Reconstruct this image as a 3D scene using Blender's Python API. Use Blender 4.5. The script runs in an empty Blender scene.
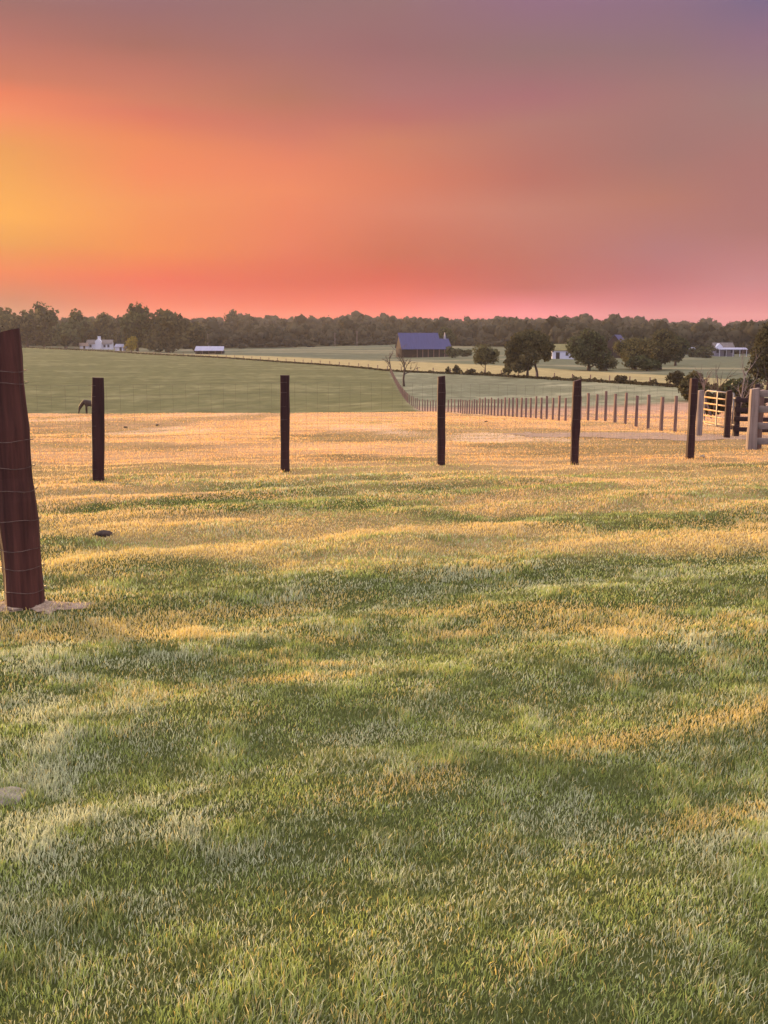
import bpy, math, random
import numpy as np
from mathutils import Vector, Matrix

C = bpy.context.scene
COL = C.collection
R = math.radians
rng = np.random.default_rng(7)
random.seed(7)

# ------------------------------------------------------------------ camera
FPX = 1000.0                      # focal length in pixels of the 768 x 1024 picture
EYE = 1.65
PITCH = math.atan(172 / FPX)
SP, CP = math.sin(PITCH), math.cos(PITCH)
cd = bpy.data.cameras.new('camera')
cam = bpy.data.objects.new('camera', cd)
COL.objects.link(cam)
cam.location = (0, 0, EYE)
cam.rotation_euler = (math.pi / 2 - PITCH, 0, 0)
cd.sensor_fit = 'VERTICAL'
cd.sensor_height = 24
cd.lens = 24 * FPX / 1024
cd.clip_start = 0.05
cd.clip_end = 20000
C.camera = cam

# ------------------------------------------------------------------ sky and sun
HAZE = 0.00008
EXPO = 1.52
SUN_AZ, SUN_EL = -48.0, 6.2        # degrees; azimuth counted from the view direction, left is negative


def lin(c):
    return tuple((v / 12.92 if v <= 0.04045 else ((v + 0.055) / 1.055) ** 2.4) for v in (x / 255 for x in c))


world = bpy.data.worlds.new('World')
C.world = world
world.use_nodes = True
nt = world.node_tree
nt.nodes.clear()
N = nt.nodes.new
L = nt.links.new


def math_node(tree, op, a, b=None, clamp=False):
    n = tree.nodes.new('ShaderNodeMath')
    n.operation = op
    n.use_clamp = clamp
    for i, v in enumerate((a, b)):
        if v is None:
            continue
        if isinstance(v, (int, float)):
            n.inputs[i].default_value = v
        else:
            tree.links.new(v, n.inputs[i])
    return n.outputs[0]


geo = N('ShaderNodeTexCoord')
sep = N('ShaderNodeSeparateXYZ')
L(geo.outputs['Generated'], sep.inputs[0])
az = math_node(nt, 'MULTIPLY', math_node(nt, 'ARCTAN2', sep.outputs[0], sep.outputs[1]), 180 / math.pi)
el = math_node(nt, 'MULTIPLY', math_node(nt, 'ARCSINE', sep.outputs[2]), 180 / math.pi)
wn = N('ShaderNodeTexNoise')
mp = N('ShaderNodeMapping')
mp.inputs['Scale'].default_value = (3, 3, 14)
L(geo.outputs['Generated'], mp.inputs[0])
L(mp.outputs[0], wn.inputs['Vector'])
wn.inputs['Scale'].default_value = 1.2
wn.inputs['Detail'].default_value = 3
el2 = math_node(nt, 'ADD', el, math_node(nt, 'MULTIPLY', math_node(nt, 'SUBTRACT', wn.outputs[0], 0.5), 1.2))
pos = math_node(nt, 'DIVIDE', el2, 90, True)


def ramp(stops):
    n = N('ShaderNodeValToRGB')
    cr = n.color_ramp
    cr.interpolation = 'B_SPLINE' if False else 'EASE'
    cr.interpolation = 'LINEAR'
    while len(cr.elements) < len(stops):
        cr.elements.new(0.5)
    for e, (d, c) in zip(cr.elements, stops):
        e.position = d / 90
        e.color = (*c, 1)
    L(pos, n.inputs[0])
    return n.outputs[0]


UP = [(27, (0.30, 0.21, 0.27)), (45, (0.80, 0.74, 0.80)), (90, (1.6, 1.52, 1.5))]
def S(c):
    return tuple(v / 2 ** EXPO for v in lin(c))


# colours of the evening sky: bearing in degrees, then (elevation in degrees, linear colour seen at exposure 0)
#SKYBEGIN
SKY = [
    (-19.81, [(1.92, (0.2582, 0.01, 0.01)), (3.36, (0.6444, 0.0645, 0.01)), (4.88, (0.664, 0.2157, 0.01)), (6.38, (0.8309, 0.3139, 0.0197)), (7.86, (0.7979, 0.296, 0.0266)), (9.56, (0.7283, 0.2545, 0.0353)), (11.23, (0.8156, 0.1993, 0.0657)), (12.3, (0.7537, 0.1551, 0.0579)), (13.08, (0.5488, 0.1347, 0.0658)), (14.67, (0.4194, 0.1126, 0.085)), (16.44, (0.2912, 0.1025, 0.0906))]),
    (-12.70, [(2.37, (0.6252, 0.01, 0.01)), (3.22, (0.6686, 0.01, 0.01)), (4.8, (0.737, 0.1495, 0.0134)), (7.39, (0.7941, 0.219, 0.0461)), (8.9, (0.8152, 0.1843, 0.0516)), (10.4, (0.774, 0.1866, 0.05)), (11.52, (0.635, 0.1267, 0.0675)), (12.34, (0.581, 0.1473, 0.0734)), (13.53, (0.4823, 0.1252, 0.0817)), (14.7, (0.3365, 0.1038, 0.075)), (16.98, (0.2733, 0.1053, 0.117))]),
    (-5.17, [(1.93, (0.6513, 0.01, 0.01)), (3.29, (0.5728, 0.01, 0.01)), (5.43, (0.6996, 0.1176, 0.0467)), (8.06, (0.7808, 0.1813, 0.0659)), (9.59, (0.7336, 0.1654, 0.0716)), (11.1, (0.554, 0.134, 0.0846)), (12.58, (0.4199, 0.1273, 0.0747)), (14.98, (0.3312, 0.118, 0.111)), (17.29, (0.2696, 0.123, 0.1243))]),
    (0.33, [(1.88, (0.6982, 0.0154, 0.032)), (3.57, (0.5367, 0.01, 0.0115)), (4.92, (0.5025, 0.0627, 0.0286)), (7.04, (0.6215, 0.1466, 0.0785)), (8.61, (0.6371, 0.1452, 0.0673)), (10.54, (0.5638, 0.1577, 0.0812)), (11.65, (0.4504, 0.114, 0.0946)), (13.12, (0.377, 0.1249, 0.1177)), (15.04, (0.2916, 0.108, 0.1127)), (17.35, (0.2767, 0.1303, 0.1351))]),
    (8.00, [(1.64, (0.709, 0.0787, 0.1652)), (2.73, (0.4087, 0.0218, 0.0447)), (4.34, (0.416, 0.0701, 0.0624)), (6.98, (0.4765, 0.1454, 0.1075)), (8.52, (0.4271, 0.1059, 0.0798)), (11.29, (0.3931, 0.1407, 0.1164)), (12.52, (0.3548, 0.1136, 0.1295)), (14.9, (0.2624, 0.1265, 0.1286)), (17.2, (0.2603, 0.1211, 0.1868))]),
    (14.88, [(1.71, (0.4891, 0.0707, 0.1403)), (3.19, (0.3835, 0.0642, 0.1081)), (4.76, (0.3559, 0.1032, 0.1295)), (7.32, (0.3995, 0.1255, 0.0929)), (9.32, (0.314, 0.1214, 0.1113)), (12.23, (0.3296, 0.1385, 0.1315)), (14.58, (0.2528, 0.1284, 0.1463)), (16.84, (0.2318, 0.1224, 0.1898))]),
    (19.42, [(1.56, (0.5503, 0.099, 0.1639)), (3.11, (0.4403, 0.1211, 0.1655)), (5.65, (0.3467, 0.1076, 0.1133)), (8.62, (0.3448, 0.1208, 0.1153)), (11.96, (0.3001, 0.1517, 0.1479)), (14.7, (0.2442, 0.1207, 0.1827)), (16.47, (0.1748, 0.1105, 0.2036))]),
]
#SKYEND
cols = []
for b_, stops in SKY:
    e0 = stops[-1][0]
    st_ = [(e, tuple(max(v, 0.0) / 2 ** EXPO for v in c)) for e, c in stops]
    cols.append((b_, ramp(st_ + UP)))
back = ramp([(0, (0.30, 0.26, 0.38)), (10, (0.40, 0.34, 0.46)), (20, (0.45, 0.41, 0.54)), (27, (0.5, 0.45, 0.58)), (45, (0.76, 0.72, 0.82)),
             (90, (1.6, 1.52, 1.5))])


def mixc(f, a, b):
    n = N('ShaderNodeMix')
    n.data_type = 'RGBA'
    L(f, n.inputs[0])
    L(a, n.inputs[6])
    L(b, n.inputs[7])
    return n.outputs[2]


def smooth(v, a, b):
    n = N('ShaderNodeMapRange')
    n.interpolation_type = 'SMOOTHSTEP' if False else 'LINEAR'
    L(v, n.inputs[0])
    n.inputs[1].default_value = a
    n.inputs[2].default_value = b
    return n.outputs[0]


c2 = cols[0][1]
for (b0, _), (b1, r1) in zip(cols[:-1], cols[1:]):
    c2 = mixc(smooth(az, b0, b1), c2, r1)
aaz = math_node(nt, 'ABSOLUTE', az)
c3 = mixc(smooth(aaz, 50, 110), c2, back)
sky = N('ShaderNodeTexSky')
sky.sky_type = 'NISHITA'
sky.sun_disc = False
sky.sun_elevation = R(SUN_EL)
sky.sun_rotation = R(SUN_AZ)
bg1 = N('ShaderNodeBackground')
L(c3, bg1.inputs[0])
bg1.inputs[1].default_value = 1.0
bg2 = N('ShaderNodeBackground')
L(sky.outputs[0], bg2.inputs[0])
bg2.inputs[1].default_value = 0.004
add = N('ShaderNodeAddShader')
L(bg1.outputs[0], add.inputs[0])
L(bg2.outputs[0], add.inputs[1])
out = N('ShaderNodeOutputWorld')
L(add.outputs[0], out.inputs[0])

sd = bpy.data.lights.new('sun', 'SUN')
sd.energy = 5.0
sd.angle = R(8)
sd.color = (1.0, 0.62, 0.27)
sun = bpy.data.objects.new('sun', sd)
COL.objects.link(sun)
sv = Vector((math.sin(R(SUN_AZ)) * math.cos(R(SUN_EL)), math.cos(R(SUN_AZ)) * math.cos(R(SUN_EL)), math.sin(R(SUN_EL))))
sun.rotation_euler = sv.to_track_quat('Z', 'Y').to_euler()
sun.location = (-60, 30, 40)

C.view_settings.view_transform = 'Standard'
C.view_settings.look = 'None'
C.view_settings.exposure = EXPO
C.view_settings.gamma = 1.0
C.view_settings.use_curve_mapping = False
C.cycles.use_denoising = True
C.cycles.max_bounces = 6
C.cycles.transparent_max_bounces = 8
C.cycles.volume_bounces = 0


# ------------------------------------------------------------------ noise
def _hash(ix, iy, seed):
    h = (ix.astype(np.int64) * 374761393 + iy.astype(np.int64) * 668265263 + seed * 974634777) & 0xFFFFFFFF
    h = ((h ^ (h >> 13)) * 1274126177) & 0xFFFFFFFF
    return ((h ^ (h >> 16)) & 0xFFFFFF) / float(0xFFFFFF)


def vnoise(x, y, seed=0):
    x = np.asarray(x, float)
    y = np.asarray(y, float)
    ix, iy = np.floor(x), np.floor(y)
    fx, fy = x - ix, y - iy
    fx = fx * fx * (3 - 2 * fx)
    fy = fy * fy * (3 - 2 * fy)
    a, b = _hash(ix, iy, seed), _hash(ix + 1, iy, seed)
    c, d = _hash(ix, iy + 1, seed), _hash(ix + 1, iy + 1, seed)
    return (a + (b - a) * fx) * (1 - fy) + (c + (d - c) * fx) * fy


def fbm(x, y, seed=0, octaves=4):
    s, amp, tot = 0, 1.0, 0
    for o in range(octaves):
        s = s + amp * vnoise(x * 2 ** o + 17.3 * o, y * 2 ** o - 9.1 * o, seed + o)
        tot += amp
        amp *= 0.5
    return s / tot


def sstep(a, b, v):
    t = np.clip((v - a) / (b - a), 0, 1)
    return t * t * (3 - 2 * t)


# ------------------------------------------------------------------ lie of the land
def xs(px, py=390.0):
    """sideways metres per metre of depth seen at column px of the photograph"""
    return (px - 384) / FPX / (CP + (512 - py) / FPX * SP)


def near_z(Y):
    return 0.0 if Y <= 12 else -0.0625 * (Y - 12)


NEAR = [(Y, near_z(Y)) for Y in (0, 6, 12, 20, 35, 60, 92)]
COLUMNS = [   # column of the photo, then (depth, height) beyond the near pasture
    (-250, [(110, -6.6), (135, -8.6), (300, -5.6), (560, 0.5), (700, 3), (1300, 15), (1700, 12), (6000, 6)]),
    (20, [(110, -6.6), (135, -8.6), (300, -5.2), (500, -1.75), (590, -1.7), (700, 3), (900, 9), (1300, 15), (1700, 12), (6000, 6)]),
    (100, [(110, -6.6), (135, -8.5), (300, -5.4), (455, -3.2), (540, -3.3), (600, -2.6), (700, 2.5), (900, 9), (1300, 16), (1700, 12), (6000, 6)]),
    (180, [(108, -6.5), (132, -8.3), (270, -6.0), (400, -4.6), (460, -4.8), (540, -4.3), (600, -2.8), (720, 3), (900, 9), (1300, 16), (1700, 12), (6000, 6)]),
    (285, [(105, -6.3), (128, -8.0), (220, -6.6), (330, -5.75), (390, -4.8), (560, -3.2), (620, -1.5), (750, 5), (900, 10), (1300, 17), (1700, 12), (6000, 6)]),
    (400, [(112, -6.1), (150, -7.1), (185, -7.2), (260, -6.35), (330, -5.2), (400, -5.2), (600, -1.8), (760, 5), (950, 10), (1300, 16), (1700, 12), (6000, 6)]),
    (441, [(105, -5.8), (125, -6.8), (170, -7.1), (240, -6.4), (320, -5.1), (400, -5.0), (600, -1.8), (760, 5), (950, 9.5), (1300, 15), (1700, 12), (6000, 6)]),
    (525, [(105, -5.7), (125, -6.9), (160, -7.2), (215, -6.3), (260, -5.3), (350, -4.3), (530, -2.4), (700, 4), (900, 9), (1300, 14), (1700, 10), (6000, 6)]),
    (600, [(105, -5.7), (125, -6.7), (190, -6.15), (240, -6.0), (380, -4.6), (500, -3), (700, 4), (900, 9), (1300, 14), (1700, 10), (6000, 6)]),
    (690, [(105, -5.6), (130, -6.1), (165, -5.9), (205, -5.8), (400, -5.5), (520, -3), (1300, 12), (1700, 10), (6000, 6)]),
    (768, [(105, -5.4), (140, -5.6), (200, -6.0), (400, -5.5), (520, -3), (1300, 12), (1700, 10), (6000, 6)]),
    (1000, [(105, -5.2), (140, -5.6), (200, -6.0), (400, -5.0), (520, -3), (1300, 12), (1700, 10), (6000, 6)]),
]
TH = np.linspace(-75, 75, 601)
LR = np.linspace(math.log(1.0), math.log(5000), 500)
_thc = np.array([math.degrees(math.atan(xs(p))) for p, _ in COLUMNS])
_tab = []
for th, (p, pts) in zip(_thc, COLUMNS):
    allp = NEAR + pts
    Y = np.exp(LR) * math.cos(R(th))
    _tab.append(np.interp(Y, [q[0] for q in allp], [q[1] for q in allp]))
_tab = np.array(_tab)
TAB = np.array([np.interp(TH, _thc, _tab[:, j]) for j in range(len(LR))]).T       # [theta, r]


def gsm(a, sig, axis):
    k = int(3 * sig)
    w = np.exp(-0.5 * (np.arange(-k, k + 1) / sig) ** 2)
    w /= w.sum()
    a = np.moveaxis(a, axis, -1)
    pad = np.pad(a, [(0, 0)] * (a.ndim - 1) + [(k, k)], mode='edge')
    o = np.zeros_like(a)
    for i, wi in enumerate(w):
        o += wi * pad[..., i:i + a.shape[-1]]
    return np.moveaxis(o, -1, axis)


TAB = gsm(gsm(TAB, 4, 0), 2.2, 1)


def base_z(x, y):
    x = np.asarray(x, float)
    y = np.asarray(y, float)
    th = np.degrees(np.arctan2(x, y))
    r = np.maximum(np.hypot(x, y), 1.0)
    fi = np.clip((th + 75) / 150 * 600, 0, 599.999)
    fj = np.clip(np.log(r) / LR[-1] * 499, 0, 498.999)
    i, j = fi.astype(int), fj.astype(int)
    a, b = fi - i, fj - j
    z = (TAB[i, j] * (1 - a) + TAB[i + 1, j] * a) * (1 - b) + (TAB[i, j + 1] * (1 - a) + TAB[i + 1, j + 1] * a) * b
    # towards the sides and behind the camera the ground levels out
    w = sstep(60, 90, np.abs(th))
    return z * (1 - w) + w * np.clip(-0.004 * r, -6, 0)


def relief(x, y):
    r = np.hypot(x, y)
    m = 0.085 * (fbm(x / 2.6, y / 2.0, 11, 3) - 0.5) + 0.06 * (fbm(x / 0.9, y / 0.8, 21, 2) - 0.5) * sstep(4, 8, r)
    m = m + 0.35 * (fbm(x / 14, y / 9, 31, 2) - 0.5) * sstep(9, 40, r)
    # old mower ruts running across the lawn
    u = (y - 0.42 * x)
    m = m + 0.016 * np.sin(u * 2 * np.pi / 1.15 + 2.5 * fbm(x / 3, y / 3, 41, 2)) * (1 - sstep(10, 25, r))
    return m * (1 - sstep(90, 200, r))


def zat(x, y):
    return base_z(x, y) + relief(x, y)


def Z(x, y):
    return float(zat(np.array([x]), np.array([y]))[0])


def at(px, Y, py=390.0):
    x = xs(px, py) * Y
    return Vector((x, Y, Z(x, Y)))


LINE_PX = [-250, 20, 100, 180, 285, 390, 525, 600, 680, 768, 1000]
LINE_Y = [600, 500, 455, 400, 330, 260, 215, 190, 165, 140, 110]
STRIP_PX = [-250, 20, 100, 180, 285, 390, 525, 600, 680, 768, 1000]
STRIP_Y = [650, 535, 500, 455, 392, 335, 262, 240, 208, 180, 150]
WOOD_PX = [-300, 0, 100, 180, 285, 400, 525, 575, 605, 680, 768, 1000]
WOOD_Y = [560, 575, 590, 570, 575, 620, 530, 440, 415, 460, 446, 440]


def px_of(x, y):
    return 384 + FPX * 0.99 * np.asarray(x) / np.maximum(np.asarray(y), 0.01)


# ------------------------------------------------------------------ object helpers
def setp(o, label=None, cat=None, group=None, kind=None):
    if label:
        o['label'] = label
    if cat:
        o['category'] = cat
    if group:
        o['group'] = group
    if kind:
        o['kind'] = kind
    return o


def empty(name, loc, rz=0.0, label=None, cat=None, group=None):
    o = bpy.data.objects.new(name, None)
    COL.objects.link(o)
    o.location = loc
    o.rotation_euler = (0, 0, rz)
    return setp(o, label, cat, group)


def link(name, me, parent=None):
    o = bpy.data.objects.new(name, me)
    COL.objects.link(o)
    if parent is not None:
        o.parent = parent
    return o


def np_mesh(name, verts, faces_list, mat, col=None, smooth_shade=False):
    """verts (n,3); faces_list: arrays of shape (m,k) with one k each"""
    me = bpy.data.meshes.new(name)
    verts = np.ascontiguousarray(verts, np.float32)
    nl = sum(f.size for f in faces_list)
    nf = sum(len(f) for f in faces_list)
    me.vertices.add(len(verts))
    me.vertices.foreach_set('co', verts.ravel())
    me.loops.add(nl)
    me.polygons.add(nf)
    me.loops.foreach_set('vertex_index', np.concatenate([f.ravel() for f in faces_list]).astype(np.int32))
    starts, st = [], 0
    for f in faces_list:
        k = f.shape[1]
        starts.append(st + np.arange(len(f)) * k)
        st += f.size
    me.polygons.foreach_set('loop_start', np.concatenate(starts).astype(np.int32))
    if smooth_shade:
        me.polygons.foreach_set('use_smooth', np.ones(nf, bool))
    if col is not None:
        a = me.attributes.new('tint', 'FLOAT_COLOR', 'POINT')
        c4 = np.ones((len(verts), 4), np.float32)
        c4[:, :3] = col
        a.data.foreach_set('color', c4.ravel())
    me.materials.append(mat)
    me.update(calc_edges=True)
    return me


class MB:
    def __init__(s):
        s.v = []
        s.f = []

    def add(s, vs, fs):
        o = len(s.v)
        s.v += [tuple(v) for v in vs]
        s.f += [tuple(i + o for i in f) for f in fs]

    def box(s, c, size, rz=0.0, bev=0.0):
        x, y, z = (v / 2 for v in size)
        m = Matrix.Rotation(rz, 3, 'Z')
        c = Vector(c)
        if bev <= 0:
            vs = [c + m @ Vector((sx * x, sy * y, sz * z)) for sz in (-1, 1) for sx, sy in ((-1, -1), (1, -1), (1, 1), (-1, 1))]
            s.add(vs, [(0, 3, 2, 1), (4, 5, 6, 7), (0, 1, 5, 4), (1, 2, 6, 5), (2, 3, 7, 6), (3, 0, 4, 7)])
        else:
            rings = []
            for zz, k in ((-z, bev), (-z + bev, 0), (z - bev, 0), (z, bev)):
                X, Yy = x - k, y - k
                rings.append([c + m @ Vector(p + (zz,)) for p in ((-X + bev, -Yy), (X - bev, -Yy), (X, -Yy + bev), (X, Yy - bev),
                                                               (X - bev, Yy), (-X + bev, Yy), (-X, Yy - bev), (-X, -Yy + bev))])
            vs = [p for r_ in rings for p in r_]
            fs = [tuple(reversed(range(8))), tuple(24 + i for i in range(8))]
            for q in range(3):
                fs += [(q * 8 + i, q * 8 + (i + 1) % 8, q * 8 + 8 + (i + 1) % 8, q * 8 + 8 + i) for i in range(8)]
            s.add(vs, fs)

    def tube(s, pts, radii, n=6, cap=True, squash=None):
        pts = [Vector(p) for p in pts]
        rings = []
        for i, p in enumerate(pts):
            d = (pts[min(i + 1, len(pts) - 1)] - pts[max(i - 1, 0)]).normalized()
            a = d.cross(Vector((0, 1, 0)) if abs(d.y) < 0.8 else Vector((1, 0, 0))).normalized()
            b = d.cross(a)
            r = radii[i] if hasattr(radii, '__len__') else radii
            rings.append([p + (a * math.cos(2 * math.pi * k / n) + b * math.sin(2 * math.pi * k / n)) * r for k in range(n)])
        vs = [q for r_ in rings for q in r_]
        fs = []
        for i in range(len(pts) - 1):
            fs += [(i * n + k, i * n + (k + 1) % n, (i + 1) * n + (k + 1) % n, (i + 1) * n + k) for k in range(n)]
        if cap:
            fs += [tuple(reversed(range(n))), tuple((len(pts) - 1) * n + k for k in range(n))]
        s.add(vs, fs)

    def prism(s, outline, y0, y1):
        """outline in (x, z), swept along y"""
        n = len(outline)
        vs = [(x, y0, z) for x, z in outline] + [(x, y1, z) for x, z in outline]
        fs = [tuple(range(n)), tuple(reversed(range(n, 2 * n)))]
        fs += [(i, i + n, (i + 1) % n + n, (i + 1) % n) for i in range(n)]
        s.add(vs, fs)

    def build(s, name, mat, parent=None, shade=False):
        me = bpy.data.meshes.new(name)
        me.from_pydata(s.v, [], s.f)
        me.materials.append(mat)
        me.validate()
        import bmesh
        b = bmesh.new()
        b.from_mesh(me)
        bmesh.ops.recalc_face_normals(b, faces=b.faces)
        b.to_mesh(me)
        b.free()
        if shade:
            for p in me.polygons:
                p.use_smooth = True
        return link(name, me, parent)


# ------------------------------------------------------------------ materials
def new_mat(name):
    m = bpy.data.materials.new(name)
    m.use_nodes = True
    t = m.node_tree
    return m, t, t.nodes['Principled BSDF']


def noisy(name, c1, c2, scale=8.0, rough=0.85, stretch=(1, 1, 1), bump=0.0, detail=4, metallic=0.0, spec=0.25, contrast=(0.3, 0.7)):
    m, t, b = new_mat(name)
    tc = t.nodes.new('ShaderNodeTexCoord')
    mpn = t.nodes.new('ShaderNodeMapping')
    mpn.inputs['Scale'].default_value = stretch
    t.links.new(tc.outputs['Object'], mpn.inputs[0])
    n = t.nodes.new('ShaderNodeTexNoise')
    n.inputs['Scale'].default_value = scale
    n.inputs['Detail'].default_value = detail
    t.links.new(mpn.outputs[0], n.inputs['Vector'])
    r = t.nodes.new('ShaderNodeValToRGB')
    r.color_ramp.elements[0].position = contrast[0]
    r.color_ramp.elements[1].position = contrast[1]
    r.color_ramp.elements[0].color = (*c1, 1)
    r.color_ramp.elements[1].color = (*c2, 1)
    t.links.new(n.outputs[0], r.inputs[0])
    t.links.new(r.outputs[0], b.inputs['Base Color'])
    b.inputs['Roughness'].default_value = rough
    b.inputs['Metallic'].default_value = metallic
    b.inputs['Specular IOR Level'].default_value = spec
    if bump > 0:
        bn = t.nodes.new('ShaderNodeBump')
        bn.inputs['Strength'].default_value = 1.0
        bn.inputs['Distance'].default_value = bump
        t.links.new(n.outputs[0], bn.inputs['Height'])
        t.links.new(bn.outputs[0], b.inputs['Normal'])
    return m


def leaf_mat(name, ca, cb, transl=0.25):
    """leaves: every leaf its own mix of two colours, a little light passes through"""
    m, t, b = new_mat(name)
    g = t.nodes.new('ShaderNodeNewGeometry')
    mx = t.nodes.new('ShaderNodeMix')
    mx.data_type = 'RGBA'
    mx.inputs[6].default_value = (*ca, 1)
    mx.inputs[7].default_value = (*cb, 1)
    t.links.new(g.outputs['Random Per Island'], mx.inputs[0])
    d = t.nodes.new('ShaderNodeBsdfDiffuse')
    tr = t.nodes.new('ShaderNodeBsdfTranslucent')
    ms = t.nodes.new('ShaderNodeMixShader')
    ms.inputs[0].default_value = transl
    t.links.new(mx.outputs[2], d.inputs[0])
    t.links.new(mx.outputs[2], tr.inputs[0])
    t.links.new(d.outputs[0], ms.inputs[1])
    t.links.new(tr.outputs[0], ms.inputs[2])
    t.links.new(ms.outputs[0], t.nodes['Material Output'].inputs[0])
    t.nodes.remove(b)
    return m


def blade_mat(name):
    m, t, b = new_mat(name)
    a = t.nodes.new('ShaderNodeAttribute')
    a.attribute_name = 'tint'
    d = t.nodes.new('ShaderNodeBsdfDiffuse')
    tr = t.nodes.new('ShaderNodeBsdfTranslucent')
    gl = t.nodes.new('ShaderNodeBsdfGlossy')
    gl.inputs['Roughness'].default_value = 0.55
    ms = t.nodes.new('ShaderNodeMixShader')
    ms.inputs[0].default_value = 0.4
    m2 = t.nodes.new('ShaderNodeMixShader')
    m2.inputs[0].default_value = 0.05
    t.links.new(a.outputs[0], d.inputs[0])
    t.links.new(a.outputs[0], tr.inputs[0])
    t.links.new(d.outputs[0], ms.inputs[1])
    t.links.new(tr.outputs[0], ms.inputs[2])
    t.links.new(ms.outputs[0], m2.inputs[1])
    t.links.new(gl.outputs[0], m2.inputs[2])
    t.links.new(m2.outputs[0], t.nodes['Material Output'].inputs[0])
    t.nodes.remove(b)
    return m


def ground_mat():
    m, t, b = new_mat('meadow ground')
    a = t.nodes.new('ShaderNodeAttribute')
    a.attribute_name = 'tint'
    g = t.nodes.new('ShaderNodeNewGeometry')
    n1 = t.nodes.new('ShaderNodeTexNoise')
    n1.inputs['Scale'].default_value = 9
    n1.inputs['Detail'].default_value = 8
    n1.inputs['Roughness'].default_value = 0.7
    n2 = t.nodes.new('ShaderNodeTexNoise')
    n2.inputs['Scale'].default_value = 0.35
    n2.inputs['Detail'].default_value = 6
    for n in (n1, n2):
        t.links.new(g.outputs['Position'], n.inputs['Vector'])
    v = math_node(t, 'ADD', math_node(t, 'MULTIPLY', n1.outputs[0], 1.1), math_node(t, 'MULTIPLY', n2.outputs[0], 0.9))
    mul = t.nodes.new('ShaderNodeVectorMath')
    mul.operation = 'SCALE'
    t.links.new(a.outputs[0], mul.inputs[0])
    t.links.new(v, mul.inputs['Scale'])
    t.links.new(mul.outputs[0], b.inputs['Base Color'])
    b.inputs['Roughness'].default_value = 1
    b.inputs['Specular IOR Level'].default_value = 0
    bn = t.nodes.new('ShaderNodeBump')
    bn.inputs['Distance'].default_value = 0.03
    t.links.new(n1.outputs[0], bn.inputs['Height'])
    t.links.new(bn.outputs[0], b.inputs['Normal'])
    return m


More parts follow.
